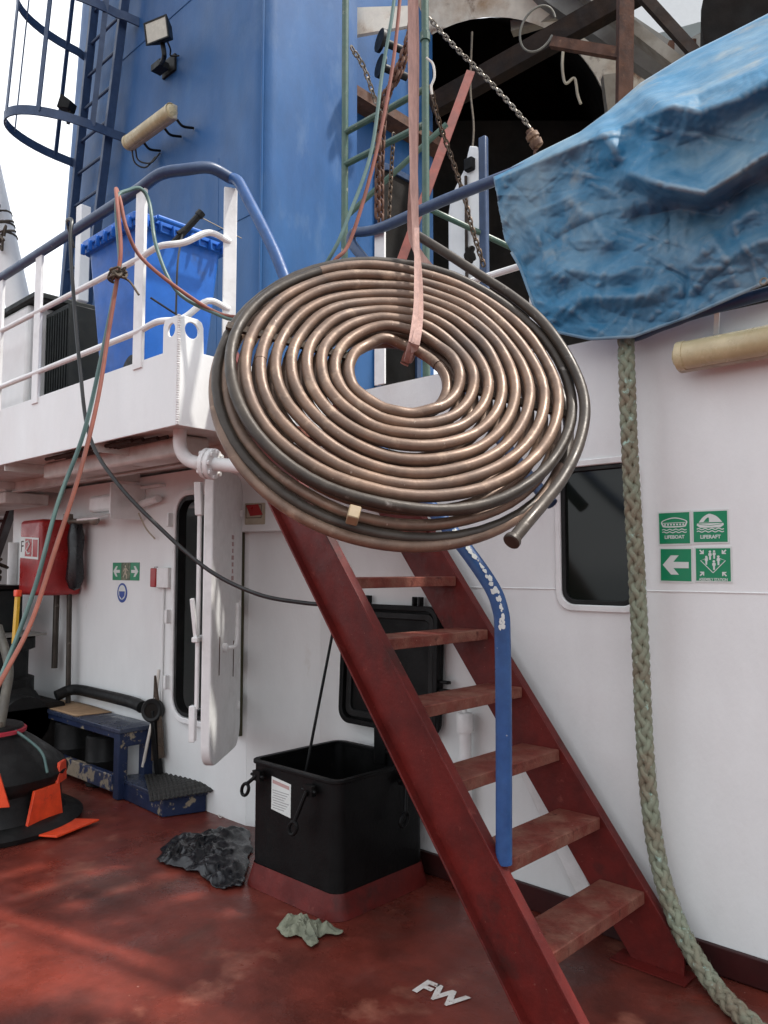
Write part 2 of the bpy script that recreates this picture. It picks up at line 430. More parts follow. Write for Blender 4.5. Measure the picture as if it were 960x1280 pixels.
# ---- deckhouse
dh = thing('deckhouse', 'white painted steel deckhouse with dark window, open door and dark red skirting', 'deckhouse', (-2, WY, 0))
wx0, wx1, wz0, wz1 = -1.985, -1.60, 1.475, 2.135
b = MB().prism([(-3.72, 0), (4.5, 0), (4.5, 2.735), (-3.72, 2.735)], (0, WY, 0), X_, K_, -.02, 0, [rrect(wx0, wx1, wz0, wz1, .07)][:1])
obj('wall', b, 'white', dh)
b = MB()
obj('weld_seam', MB().tube([V((-3.70, WY - .001, 1.548)), V((wx0 - .03, WY - .001, 1.548))], .0035, 6), 'white', dh)
obj('weld_seam', MB().tube([V((wx1 + .03, WY - .001, 1.548)), V((4.4, WY - .001, 1.548))], .0035, 6), 'white', dh)
obj('weld_seam', MB().tube([V((-.93, WY - .001, .12)), V((-.93, WY - .001, 2.72))], .003, 6), 'white', dh)
hz0, hz1 = .60, 2.17
b = MB().prism([(-8.05, 0), (-4.19, 0), (-4.19, 2.36), (-8.05, 2.36)], (0, DY, 0), X_, K_, -.02, 0, [rrect(-5.02, -4.33, hz0, hz1, .14)])
obj('wall', b, 'white', dh, label='white wall in the shade of the platform with a rounded door opening')
pa, pb = V((-4.187, DY, 0)), V((-3.715, WY, 0)); pd_ = (pb - pa)
b = MB().prism([(0, 0), (pd_.length, 0), (pd_.length, 2.36), (0, 2.36)], pa, pd_, K_, -.02, 0)
obj('wall', b, 'white', dh, label='narrow slanted white panel beside the door')
b = MB().bx(-8.05, -8.03, DY + .003, 6, 0, 2.36); obj('end_wall', b, 'white', dh)
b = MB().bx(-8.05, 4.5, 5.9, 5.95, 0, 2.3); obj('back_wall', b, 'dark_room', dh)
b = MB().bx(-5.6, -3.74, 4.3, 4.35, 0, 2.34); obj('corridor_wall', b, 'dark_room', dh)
b = MB()
b.bx(-3.70, 4.5, WY - .028, WY - .002, 0.004, .115)
obj('skirting', b, 'skirt', dh, bevel=.004)
# window
wf = MB().prism(rrect(wx0 - .028, wx1 + .028, wz0 - .03, wz1 + .03, .085), (0, WY, 0), X_, K_, -.012, .013, [rrect(wx0 + .002, wx1 - .002, wz0 + .002, wz1 - .002, .068)])
wfo = obj('window', wf, 'white_trim', dh, bevel=.005)
obj('gasket', MB().prism(rrect(wx0 + .003, wx1 - .003, wz0 + .003, wz1 - .003, .067), (0, WY, 0), X_, K_, -.016, .004, [rrect(wx0 + .024, wx1 - .024, wz0 + .024, wz1 - .024, .05)]), 'rubber', wfo, bevel=.003)
obj('pane', MB().prism(rrect(wx0 + .004, wx1 - .004, wz0 + .004, wz1 - .004, .066), (0, WY, 0), X_, K_, -.019, -.014), 'glass', wfo)
# door frame and leaf
b = MB().prism(rrect(-5.06, -4.29, hz0 - .04, hz1 + .04, .17), (0, DY, 0), X_, K_, .001, .045, [rrect(-5.02, -4.33, hz0, hz1, .14)])
obj('door_frame', b, 'white_trim', dh, bevel=.006)
b = MB().prism(rrect(-5.012, -4.338, hz0 + .008, hz1 - .008, .133), (0, DY, 0), X_, K_, -.03, .035, [rrect(-4.985, -4.365, hz0 + .035, hz1 - .035, .11)])
obj('door_gasket', b, 'rubber', dh)
hin = V((-4.20, 3.07, 0)); fre = V((-3.765, 2.545, 0))
da = (fre - hin); dl = da.length; da.normalize()          # leaf runs from hinge to free edge
b = MB().prism(rrect(0, dl, .53, 2.24, .13), hin, da, K_, -.028, .028)
door = obj('door', b, 'white_trim', dh, bevel=.008)
dn = da.cross(K_).normalized()      # towards the left, the gasket side
face = -dn
# dogs and handle on both faces
hb = MB()
for z in (.80, 1.22, 1.98): 
    hb.lathe([(.0, .0), (.02, .0), (.02, .03), (.0, .035)], hin + da * (dl - .16) + K_ * z + dn * .028, dn, 10)
obj('dog', hb, 'white_trim', door)
hb = MB()
e0 = hin + da * (dl - .03) + dn * .06
hb.bar(e0 + K_ * .86, e0 + K_ * 2.12, .03, .02, da)
hb.bar(e0 + K_ * 1.25 - da * .12, e0 + K_ * 1.25 + da * .06, .035, .03)
hb.bar(e0 + K_ * .68 + dn * .02, e0 + K_ * .88 + dn * .02, .05, .035, da)
hb.bar(e0 + K_ * 1.95, e0 + K_ * 2.14 + dn * .01, .06, .04, da)
hb.bar(e0 + K_ * 1.25 + da*.03, e0 + K_ * 1.48 + da * .05 + dn * .02, .03, .022, da)
obj('locking_bar', hb, 'white_trim', door, bevel=.005)
hb = MB()
c0 = hin + da * .30 - dn * .028
cc = lambda u, z, o: hin + da * u - dn * (.028 + o) + K_ * z
hb.tube(catmull([cc(.42, 1.18, 0), cc(.40, 1.18, .05), cc(.36, 1.20, .06), cc(.34, 1.30, .06), cc(.34, 1.44, .06)], 5), .013, 8)
hb.lathe([(.028, 0), (.028, .02), (.015, .03)], cc(.42, 1.18, 0), -dn, 12)
obj('handle', hb, 'white_trim', door)
for u, z in ((.52, 1.03), (.20, .98)):
    obj('scratch', MB().bar(cc(u, z, .002), cc(u - .005, z + .22, .002), .006, .004, da), 'rust', door)
for z in (.78, 1.06, 1.42, 2.0):
    hb = MB().lathe([(.018, -.07), (.018, .07)], hin - da * .03 + K_ * z, K_, 10)
    hb.bar(hin - da * .04 + K_ * z, hin + da * .07 + K_ * z - dn * .035, .05, .016, K_)
    obj('hinge', hb, 'white_trim', door, bevel=.003)
hb = MB()
for k in range(7):
    hb.box(cc(.245 , 1.84 - .042 * k, .001), (.05 - .012 * (k % 3), .002, .026), da, dn, K_)
obj('faded_stencil', hb, 'faint_red', door)
b = MB().bx(-4.275, -4.235, DY - .05, DY - .001, .56, 2.25); obj('gasket_strip', b, 'olive', dh)
# cleats of the door frame
for z in (.78, 1.25, 1.95):
    hb = MB().bx(-5.075, -5.045, DY - .085, DY - .04, z, z + .10); obj('cleat', hb, 'white_trim', dh, bevel=.006)
# conduits on walls
hb = MB().tube([(-5.21, DY - .012, .2), (-5.21, DY - .012, 1.52)], .010, 8); obj('conduit', hb, 'white', dh)
hb = MB().tube([(-7.95, DY - .03, 0), (-7.95, DY - .03, 1.55), (-7.95, DY - .03, 1.9)], .05, 12); obj('conduit', hb, 'white_trim', dh)
# upper bulkhead pieces behind
b = MB().bx(-3.40, 4.5, WY + .003, 10, ZP - .035, ZP - .012); obj('roof_deck', b, 'grey', dh)

# white junction cabinet above the slanted panel
cb = thing('switch_cabinet', 'white steel cabinet with red and green switch plate under the platform', 'cabinet', (-4.0, 3.05, 1.9))
ca = V((.93, .36, 0)).normalized()
c0 = V((-4.30, 3.03, 0))
obj('casing', MB().prism([(0, 1.885), (.62, 1.885), (.62, 2.36), (0, 2.36)], c0, ca, K_, -.12, .0), 'white', cb, bevel=.006)
pl0 = c0 + ca * .16
obj('switch_plate', MB().prism(rrect(.0, .15, 1.93, 2.07, .008), pl0, ca, K_, .001, .006), 'tan_plastic', cb)
obj('red_flag', MB().prism([(.012, 2.055), (.10, 2.062), (.135, 1.992), (.045, 1.985)], pl0, ca, K_, .007, .012), 'sign_red', cb)
obj('border', MB().prism([(.008, 2.06), (.125, 2.06), (.125, 1.972), (.008, 1.972)], pl0, ca, K_, .0062, .0066, [[(.012, 2.056), (.121, 2.056), (.121, 1.976), (.012, 1.976)]]), 'skirt', cb)
obj('bracket', MB().bx(-4.36, -4.302, 2.96, 3.02, 2.0, 2.06), 'white_trim', cb, bevel=.008)

# ---- platform (upper side deck)
pf = thing('upper_platform', 'white steel platform with a holed lifting plate on its corner', 'platform', (-3.4, 2.1, 2.35))
c1, c2 = V((-3.39, 2.10, 0)), V((-3.47, 3.34, 0))
b = MB().prism([(-12, 2.36), (-3.39, 2.36), (-3.39, 2.75), (-3.50, 2.75), (-3.50, 2.87), (-3.515, 2.895), (-3.54, 2.905), (-12, 2.905)][:3] + [(-3.39, 2.90), (-3.40, 2.915), (-3.42, 2.922), (-3.505, 2.922), (-3.53, 2.91), (-3.54, 2.885), (-3.54, 2.75), (-12, 2.75)],
               (0, 2.10, 0), X_, K_, -.012, 0, [circ(-3.462, 2.855, .034)])
obj('front_fascia', b, 'white', pf, bevel=.003)
sd = (c2 - c1); sL = sd.length
b = MB().prism([(0.002, 2.36), (sL, 2.36), (sL, 2.75), (.155, 2.75), (.15, 2.885), (.14, 2.91), (.115, 2.922), (.03, 2.922), (.01, 2.91), (.002, 2.90)],
               c1, sd, K_, -.012, 0, [circ(.078, 2.855, .042)])
obj('side_fascia', b, 'white', pf, bevel=.003)
b = MB()
for i in range(46):
    z = 2.365 + i * .0122
    b.lathe([(.0, -.007), (.009, -.003), (.010, .003), (.0, .007)], V((-3.389, 2.099, z)), V((random.uniform(-.3, .3), random.uniform(-.3, .3), 1)), 7)
obj('weld_bead', b, 'white_trim', pf)
b = MB().prism([(-12, 2.113), (-3.40, 2.113), (-3.48, 3.33), (-3.75, 3.42), (-3.75, 6), (-12, 6)], (0, 0, 0), X_, Y_, 2.385, 2.40)
obj('soffit_plate', b, 'soffit', pf)
b = MB().prism([(-12, 2.113), (-3.403, 2.113), (-3.48, 3.33), (-3.41, 3.37), (-3.41, 12), (-12, 12)], (0, 0, 0), X_, Y_, 2.715, 2.735)
obj('deck_plate', b, 'grey', pf)
b = MB()
b.bx(-12, -3.45, 2.70, 2.715, 2.305, 2.384)
b.bx(-12, -3.45, 2.68, 2.74, 2.297, 2.304)
for x in (-4.3, -5.6, -6.9, -8.2, -9.5): b.bx(x - .006, x + .006, 2.12, 3.14, 2.32, 2.3835)
obj('stiffener', b, 'soffit', pf)
b = MB()
b.bx(-5.5, -3.72, 2.34, 2.52, 2.27, 2.382)
obj('cable_tray', b, 'soffit', pf, bevel=.02)
b = MB().bx(-8.6, -6.9, 2.62, 3.0, 2.20, 2.30); b.bx(-8.5, -6.95, 2.64, 2.98, 2.305, 2.38)
obj('air_duct', b, 'soffit', pf, bevel=.012)
b = MB()
for x in (-3.95, -4.02, -4.12, -4.2): b.tube([(x - .9, 2.25 + (x + 4) * .3, 2.36), (x + .2, 2.25 + (x + 4) * .3, 2.36)], .012, 8)
obj('pipe_run', b, 'darkrust', pf)

# drain elbow at the platform corner
el = thing('drain_pipe', 'white pipe elbow with round flange hanging under the platform corner', 'pipe', (-3.6, 2.3, 2.2))
e = catmull([(-3.62, 2.26, 2.384), (-3.62, 2.26, 2.31), (-3.60, 2.27, 2.25), (-3.55, 2.29, 2.21), (-3.46, 2.33, 2.19)], 6)
obj('elbow', MB().tube(e, .036, 14), 'white_trim', el)
ax = V((.92, .38, -.12)).normalized(); fc = V((-3.47, 2.325, 2.195))
fl = MB().lathe([(.0, -.004), (.078, -.004), (.082, 0), (.082, .02), (.07, .022), (.07, .03), (.082, .032), (.082, .052), (.078, .056), (.0, .056)], fc, ax, 24)
obj('flange', fl, 'white_trim', el)
bl = MB()
u = ax.orthogonal().normalized(); v = ax.cross(u)
for k in range(8):
    bl.lathe([(.0, -.014), (.012, -.014), (.012, .066), (.0, .066)], fc + (u * math.cos(k * PI / 4) + v * math.sin(k * PI / 4)) * .066, ax, 6)
obj('bolt', bl, 'white_trim', el)
obj('branch', MB().tube(catmull([fc + ax * .05, fc + ax * .25, fc + ax * .34 + V((.0, .03, -.0))], 4), .036, 12), 'white_trim', el)
obj('branch', MB().tube([fc + ax * .03 + V((0, 0.02, -.07)), fc + ax * .03 + V((0, .06, -.42))], .024, 10), 'white_trim', el) if False else None

# ---- platform railing
rl = thing('platform_railing', 'blue topped pipe railing with white stanchions along the platform edge', 'railing', (-4.5, 2.1, ZP))
def railpath(z, z2=None):
    z2 = z2 or z
    return [V((-11.8, 2.10, z)), V((-8, 2.10, z)), V((-5, 2.10, z)), V((-4.0, 2.10, z))] + catmull([V((-3.79, 2.10, z)), V((-3.62, 2.115, z + .02)), V((-3.50, 2.19, z + .03)), V((-3.44, 2.30, z2 + .02)), V((-3.42, 2.42, z2))], 6)
lad = V((1.0, 0, -1.235)).normalized()
hr = [V((-3.42, 2.42, 3.755)), V((-3.36, 2.42, 3.72)), V((-3.30, 2.42, 3.64))] + [V((-1.87 + t * -1.0 - .16 * math.sin(min(1, t / 1.15) * PI), 2.42, 1.755 + t * 1.28)) for t in (1.2, 1.05, .8, .55, .3, .05)] + [V((-1.75, 2.42, 1.61)), V((-1.69, 2.42, 1.50)), V((-1.68, 2.42, 1.38)), V((-1.68, 2.42, 1.0)), V((-1.685, 2.42, .585))]
obj('top_rail', MB().tube(railpath(3.715, 3.755), .031, 14), 'rail_blue', rl)
obj('middle_rail', MB().tube(railpath(3.32, 3.40), .017, 10), 'white_trim', rl)
obj('lower_rail', MB().tube(railpath(2.915, 3.03), .017, 10), 'white_trim', rl)
for x, y, ax_ in ((-3.785, 2.10, X_), (-3.42, 2.42, V((.45, .9, 0))), (-5.08, 2.10, X_), (-5.72, 2.10, X_), (-6.5, 2.10, X_), (-7.6, 2.1, X_), (-8.8, 2.1, X_), (-10, 2.1, X_)):
    s_ = MB().box((x, y + .0, (ZP - .04 + 3.70) / 2), (.092 if x < -3.5 else .07, .02, 3.70 - ZP + .04), ax_, K_.cross(V(ax_)), K_)
    obj('stanchion', s_, 'white_trim', rl, bevel=.003)

# ---- ladder
ld = thing('steel_ladder', 'dark red steel ship ladder with worn treads leaning up to the platform', 'ladder', (-1.3, 2.85, 0))
SL = 1.325
def lx(z, x0=-1.268): return x0 - z / SL
for Y in (2.42, 3.225):
    z1 = 2.80
    b = MB()
    sgn = 1 if Y > 3 else -1
    x0 = -1.302 if Y > 3 else -1.238
    b.prism([(lx(.09, x0), .005), (lx(.09, x0), .09), (lx(z1, x0), z1), (lx(z1, x0) - .295, z1), (lx(0, x0) - .295, .005)], (0, Y, 0), X_, K_, -.006, .006)
    # rolled edges of the channel
    for off in (-.004, -.291):
        A_ = V((lx(.09 if off > -.1 else .01, x0) + off, Y + sgn * .022, .09 if off > -.1 else .012)); B_ = V((lx(z1, x0) + off, Y + sgn * .022, z1))
        b.bar(A_, B_, .044, .009, Y_)
    obj('stringer', b, 'red', ld, bevel=.002)
for n in range(1, 10):
    z = .292 + .262 * (n - 1)
    xf = lx(z) - .045
    b = MB().bx(xf - .20, xf, 2.428, 3.217, z - .008, z + .004)
    b.bx(xf - .008, xf + .002, 2.428, 3.217, z - .045, z + .003)
    b.bx(xf - .202, xf - .192, 2.428, 3.217, z - .045, z + .003)
    obj('tread', b, 'tread', ld, bevel=.003)
hp = catmull(hr, 5)
obj('handrail', MB().tube(hp, .030, 14), 'bright_blue', ld, label='blue near handrail with flaked paint at the bend')
hf = catmull([V((-2.0, 3.24, 3.64)), V((-2.6, 3.24, 3.65)), V((-3.05, 3.24, 3.64)), V((-3.22, 3.24, 3.66)), V((-3.30, 3.24, 3.68)), V((-3.325, 3.235, 3.64)), V((-3.28, 3.23, 3.57)), V((-3.15, 3.225, 3.42)), V((-2.7, 3.225, 2.86)), V((-2.1, 3.225, 2.12)), V((-1.95, 3.225, 1.95))], 5)
obj('handrail', MB().tube(hf, .030, 14), 'rail_blue', ld)
# flaked paint patches: thin chips following the handrail at its bend
b = MB()
ks_ = [i for i, p in enumerate(hp[:-1]) if 1.44 < p.z < 1.86]
for i in range(60):
    k = random.choice(ks_)
    p = hp[k].lerp(hp[k + 1], random.random()); tg = (hp[k + 1] - hp[k]).normalized()
    r_ = V((.55 + random.gauss(0, .18), -.75, .75 + random.gauss(0, .18))); r_ = (r_ - tg * r_.dot(tg)).normalized()
    s1 = random.uniform(.003, .010)
    q = [(s1 * random.uniform(.5, 1.1) * math.cos(a_ * PI / 3.5) * 1.6, s1 * random.uniform(.5, 1.1) * math.sin(a_ * PI / 3.5)) for a_ in range(7)]
    b.prism(q, p + r_ * .0296, tg, tg.cross(r_) * -1, 0, .0012) if False else b.prism(q, p + r_ * .0294, tg, r_.cross(tg), 0, .0012)
obj('flaked_primer', b, 'sign_white', ld)
# foot plates
obj('foot_plate', MB().bx(-1.58, -1.28, 2.37, 2.44, .003, .010), 'red', ld)
obj('foot_plate', MB().bx(-1.66, -1.34, 3.15, 3.27, .003, .010), 'red', ld)

# white stiffener behind the ladder and capped vertical pipe
st = MB()
st.bar((-3.15, WY - .05, 2.33), (-1.83, WY - .05, .12), .09, .012, X_)
st.bar((-3.11, WY - .028, 2.33), (-1.79, WY - .028, .12), .012, .05, X_)
tag(obj('diagonal_stiffener', st, 'white_trim', bevel=.003), 'white slanted steel stiffener on the wall right behind the ladder', 'stiffener')
sp = thing('vent_pipe', 'short white capped pipe standing at the wall behind the ladder', 'pipe', atY(582, 990, WY - .07))
pb_ = atY(582, 1020, WY - .07); pt_ = atY(582, 893, WY - .07)
obj('pipe', MB().tube([V((pb_.x, pb_.y, .0)), V((pb_.x, pb_.y, pt_.z - .08))], .033, 14), 'white_trim', sp)
obj('cap', MB().lathe([(.0, .0), (.043, .0), (.045, .01), (.045, .085), (.038, .097), (.0, .1)], V((pb_.x, pb_.y, pt_.z - .09)), K_, 16), 'white_trim', sp)
obj('spout', MB().tube([V((pb_.x, pb_.y, pt_.z)), V((pb_.x - .01, pb_.y, pt_.z + .1))], .012, 8), 'white_trim', sp)

# ================================================================== HATCH
ht = thing('deck_hatch', 'black steel hatch coaming standing open on a red base beside the ladder', 'hatch', (-3.10, 2.95, 0))
hx0, hx1, hy0, hy1 = -3.43, -2.765, 2.61, 3.25
def ring(x0, x1, y0, y1, r, t): return rrect(x0, x1, y0, y1, r), [rrect(x0 + t, x1 - t, y0 + t, y1 - t, max(r - t, .01))]
o_, i_ = ring(hx0, hx1, hy0, hy1, .06, .012)
obj('coaming', MB().prism(o_, (0, 0, 0), X_, Y_, .112, .632, i_), 'black', ht)
o_, i_ = ring(hx0 - .012, hx1 + .012, hy0 - .012, hy1 + .012, .07, .034)
obj('rim', MB().prism(o_, (0, 0, 0), X_, Y_, .622, .640, i_), 'black', ht, bevel=.004)
b = MB()
lo_ = rrect(hx0 - .035, hx1 + .035, hy0 - .035, hy1 + .03, .09); hi_ = rrect(hx0 - .004, hx1 + .004, hy0 - .004, hy1 + .004, .064)
vl = [b.bm.verts.new((p[0], p[1], .002)) for p in lo_]; vh = [b.bm.verts.new((p[0], p[1], .114)) for p in hi_]
for i in range(len(vl)): b.bm.faces.new((vl[i], vl[(i + 1) % len(vl)], vh[(i + 1) % len(vl)], vh[i]))
obj('base', b, 'red', ht)
obj('shaft_floor', MB().bx(hx0 + .02, hx1 - .02, hy0 + .02, hy1 - .02, .02, .04), 'soot', ht)
# lid leaning on the wall
lo0 = V((-3.075, 3.295, .74)); la, lb = X_, V((0.0, .045, 1)).normalized()
obj('lid', MB().prism(rrect(-.375, .375, 0, .70, .085, 8), lo0, la, lb, -.022, .0), 'black', ht, bevel=.004)
lid = bpy.data.objects[-1] if False else [o for o in COL.objects if o.name == 'lid'][0]
obj('lip', MB().prism(rrect(-.375, .375, 0, .70, .085, 8), lo0, la, lb, .001, .036, [rrect(-.345, .345, .03, .67, .06, 8)]), 'black', lid, bevel=.004)
obj('gasket', MB().prism(rrect(-.335, .335, .04, .66, .055, 8), lo0, la, lb, .001, .018, [rrect(-.295, .295, .08, .62, .03, 8)]), 'rubber', lid, bevel=.006)
for cx, cy, hor in ((.20, .70, 0), (-.2, .70, 0), (.375, .28, 1)):
    q = MB()
    for s in (-.022, .022):
        if hor: q.prism([(cx, cy + s - .008), (cx + .06, cy + s - .008), (cx + .06, cy + s + .008), (cx, cy + s + .008)], lo0, la, lb, -.015, .02)
        else: q.prism([(cx + s - .008, cy), (cx + s + .008, cy), (cx + s + .008, cy + .05), (cx + s - .008, cy + .05)], lo0, la, lb, -.015, .02)
    obj('lug', q, 'black', lid, bevel=.003)
q = MB().bx(-3.12, -3.03, 3.225, 3.30, .56, .76); q.lathe([(.02, -.06), (.02, .06)], V((-3.075, 3.265, .69)), X_, 12)
obj('hinge', q, 'black', ht, bevel=.006)
for (px_, py_, up_) in (((hx0 + .10), hy0, 1), (hx1 - .16, hy0, 1), (hx1, hy0 + .44, 0)):
    q = MB()
    nrm = V((0, -1, 0)) if up_ else V((1, 0, 0)); tg = X_ if up_ else Y_
    base = V((px_, py_, .575))
    q.bar(base + tg * .03 + nrm * .03, base - tg * .03 + nrm * .03, .05, .03, K_)
    q.tube([base + tg * .05 + nrm * .035, base - tg * .05 + nrm * .035], .008, 8)
    if px_ < hx0 + .15: e1, e2 = base + nrm * .04, base + nrm * .06 - K_ * .05 - tg * .06
    else: e1, e2 = base + nrm * .05, base + nrm * .085 - K_ * .15 - tg * .05
    q.tube([e1, e2], .010, 8)
    rg = [e2 + (tg * math.cos(a_) * .028 - (K_ * .9 + tg * .3).normalized() * (.03 + math.sin(a_) * .034)) for a_ in [2 * PI * k / 14 for k in range(14)]]
    q.tube(rg, .009, 8, closed=True)
    obj('toggle_clip', q, 'black', ht)
# lid stay
a1, a2 = atY(417, 785, 3.02), V((-3.25, 2.80, .42))
obj('lid_stay', MB().tube([a1 + V((0.01, .22, .03)), a1, a2], .008, 8), 'black', ht)
# warning sticker
stc = obj('sticker', MB().prism([(-.205, .415), (-.052, .40), (-.050, .565), (-.203, .58)], V((-3.05, hy0, 0)), X_, K_, .001, .002), 'sign_white', ht, label='white warning sticker with red heading')
# red heading bar and rows of unreadable small print
q = MB()
for i in range(8):
    z = .515 - i * .0125
    x0 = -.195 + .004 * (i % 3)
    q.prism([(x0, z), (-.065 - .012 * (i % 4), z - .001), (-.065 - .012 * (i % 4), z - .005), (x0, z - .004)], V((-3.05, hy0, 0)), X_, K_, .0022, .0026)
obj('small_print', q, 'ink', stc)
q = MB().prism([(-.195, .565), (-.062, .553), (-.062, .535), (-.195, .547)], V((-3.05, hy0, 0)), X_, K_, .0022, .0026)
obj('heading', q, 'faint_red', stc)

# ================================================================== COIL
cl = thing('pipe_coil', 'flat bronze pipe coil hanging tilted from a pink sling in front of the ladder', 'pipe coil', (0, 0, 0))
CD = 2.58
cc0 = atD(502, 464, CD)
vr = (cc0 - EYE).normalized()
tilt = math.radians(48)
# image axes at the coil
right = vr.cross(K_).normalized(); upv = right.cross(vr).normalized()
ang = math.radians(14.8)
imaj = right * math.cos(ang) - upv * math.sin(ang)        # long axis of the visible ellipse
imin = right * math.sin(ang) + upv * math.cos(ang)        # short axis, upward
nC = (-vr * math.cos(tilt) + imin * math.sin(tilt)).normalized()
uC = imaj; vC = nC.cross(uC).normalized()
cl.location = cc0; ORG[cl.name] = cc0
def sstep0(a, b_, x):
    t = max(0, min(1, (x - a) / (b_ - a))); return t * t * (3 - 2 * t)
def sp(r, th, dz=0, dx=0, dy=0): return cc0 + uC * (r * math.cos(th) + dx) + vC * (r * math.sin(th) + dy) + nC * dz
r0, pitch, turns = .154, .0476, 9
PHI = .75
def coil_wob(r, th):
    return .010 * noise.noise(V((math.cos(th) * 1.6, math.sin(th) * 1.6, r * 9))) + .004 * noise.noise(V((math.cos(th) * 3, math.sin(th) * 3, r * 30 + 4)))
pts = []
N = 64 * turns
for i in range(N + 1):
    t = i / 64
    r = r0 + pitch * t; th = 2 * PI * t + PHI
    dip = -.030 * (1 - sstep0(0, .45, t))
    pts.append(sp(r + .010 * noise.noise(V((math.cos(th) * 1.3, math.sin(th) * 1.3, r * 7 + 20))), th, dip + 1.3 * coil_wob(r, th)))
k9 = int(64 * 8.25)
obj('front_winding', MB().tube(pts[:k9 + 1], .0186, 14), 'bronze', cl)
extra = [sp(r0 + pitch * turns + .02 * t, 2 * PI * (turns + t) + PHI, -.075 * sstep0(.1, .55, t) + 1.3 * coil_wob(r0 + pitch * turns, 2 * PI * t + PHI) * (1 - t), 0, -.03 * t) for t in [k / 48 for k in range(1, 47)]]
obj('outer_turn', MB().tube(pts[k9:] + extra, .0182, 14), 'steel_pipe', cl, label='dark outermost turn of the coil')
# second layer behind, splayed downward
pts2 = []
for i in range(64 * 9 + 1):
    t = i / 64
    s = t / 9
    dip = .026 * (1 - sstep0(0, .45, t))
    pts2.append(sp(r0 + .002 + .0478 * t, -2 * PI * t + PHI, -.050 - .012 * s + dip + coil_wob(t, t * 6.28), .008 * s, -.022 * s))
obj('back_winding', MB().tube(pts2, .0184, 12), 'bronze', cl)
tail0 = pts2[-1]
# dark loose pipe: straight lead at the top, loose turn down the right side, straight tail with an end cap
pth = catmull([atD(523, 295, 3.08), atD(560, 318, 3.02), atD(600, 344, 2.96), atD(640, 370, 2.90), atD(676, 400, 2.82), atD(706, 440, 2.73), atD(726, 482, 2.64), atD(731, 518, 2.56), atD(722, 560, 2.46), atD(703, 598, 2.36), atD(680, 628, 2.28), atD(658, 654, 2.21), atD(640, 676, 2.16)], 10)
obj('tail_pipe', MB().tube(pth, .0182, 14), 'steel_pipe', cl, label='dark loose outer turn ending in a straight tail')
ta = (pth[-1] - pth[-2]).normalized(); pend = pth[-1]
obj('end_cap', MB().lathe([(.0, -.010), (.0235, -.010), (.025, -.006), (.025, .004), (.021, .007), (.0, .007)], pend, ta, 20), 'steel_pipe', cl)
# bottom loose brown turn
lt = []
for k in range(80):
    a_ = PI * (.98 + .93 * k / 79)
    lt.append(sp(.596, a_, -.072 - .012 * math.sin(k / 79 * PI), .002, -.046 * math.sin(k / 79 * PI) ** .5))
obj('lower_turn', MB().tube(lt, .0176, 12), 'bronze', cl)
# battens
for s in (-1, 1):
    for dz in (.027, -.027):
        b = MB()
        A_ = sp(0, 0, 0) + uC * s * .165 + vC * (.03) + nC * (dz - .0); B_ = uC * s * .60 + vC * (.03 - s * .0) + cc0 + nC * dz
        if dz > 0: continue
        b.bar(A_, B_, .030, .012, vC)
        obj('batten', b, 'wood', cl)
b = MB().box(sp(.605, -1.62, .0, .0, -.02), (.034, .044, .04), uC, vC, nC); obj('tape_wrap', b, 'tape', cl, bevel=.004)
b = MB()
for (t_, L_) in ((6.42, .02),):
    i = int(64 * t_); b.tube(pts[i:i + 2], .0198, 14)
obj('pipe_joint', b, 'bronze', cl)

# sling: flat webbing, two legs, from the hook far above through the coil's eye
def ribbon(pts, w_, th, face_dir):
    b = MB(); P = catmull(pts, 6); rings = []
    for i, p in enumerate(P):
        t = (P[min(i + 1, len(P) - 1)] - P[max(i - 1, 0)]).normalized()
        n_ = V(face_dir); n_ = (n_ - t * n_.dot(t)).normalized(); s_ = t.cross(n_)
        ww = w_(i / (len(P) - 1)) if callable(w_) else w_
        ww *= 1 + .1 * noise.noise(V((i * .4, 3, 1)))
        rings.append([b.bm.verts.new(p + s_ * ww * a_ + n_ * th * c_) for a_, c_ in ((-.5, -.5), (0, -.9), (.5, -.5), (.5, .5), (0, .2), (-.5, .5))])
    for A, B in zip(rings, rings[1:]):
        for k in range(6): b.bm.faces.new((A[k], A[(k + 1) % 6], B[(k + 1) % 6], B[k]))
    b.bm.faces.new(rings[0][::-1]); b.bm.faces.new(rings[-1])
    return b
sg = thing('lifting_sling', 'faded pink webbing sling wrapped through the eye of the pipe coil', 'sling', atD(520, 440, 2.6))
eye_in = sp(.165, 1.45, .0)
b = ribbon([atD(514, -60, 2.95), atD(515, 60, 2.95), atD(517, 200, 2.93), atD(520, 300, 2.90), atD(524, 340, 2.80), atD(525, 392, 2.66), atD(519, 430, 2.55), sp(.14, 1.50, -.02), sp(.15, 1.55, -.09)], lambda t: .026 + .006 * math.sin(t * 9), .006, -vr)
obj('front_leg', b, 'sling', sg)
b = ribbon([atD(517, -60, 2.99), atD(519, 60, 2.99), atD(518, 200, 2.97), atD(516, 300, 3.06), sp(.6, 1.45, -.06) , sp(.55, 1.47, -.115), sp(.3, 1.5, -.115), sp(.15, 1.55, -.10)], .030, .006, -vr)
obj('back_leg', b, 'sling', sg)
b = ribbon([atD(521, 285, 2.885), atD(521, 330, 2.80), atD(520, 385, 2.66), atD(514, 428, 2.55)], .018, .006, -vr)
obj('choker_wrap', b, 'sling', sg)
b = MB()
for k in range(3):
    ring_ = []
    for j in range(16):
        a_ = 2 * PI * j / 16
        ring_.append(sp(.163 + .048 * math.cos(a_) * .9, 1.43 + .05 * k, -.022 + .058 * math.sin(a_)))
    P_ = ring_ + [ring_[0]]
    b.tube(ring_, .0085, 6, closed=True)
obj('eye_wrap', b, 'sling', sg)

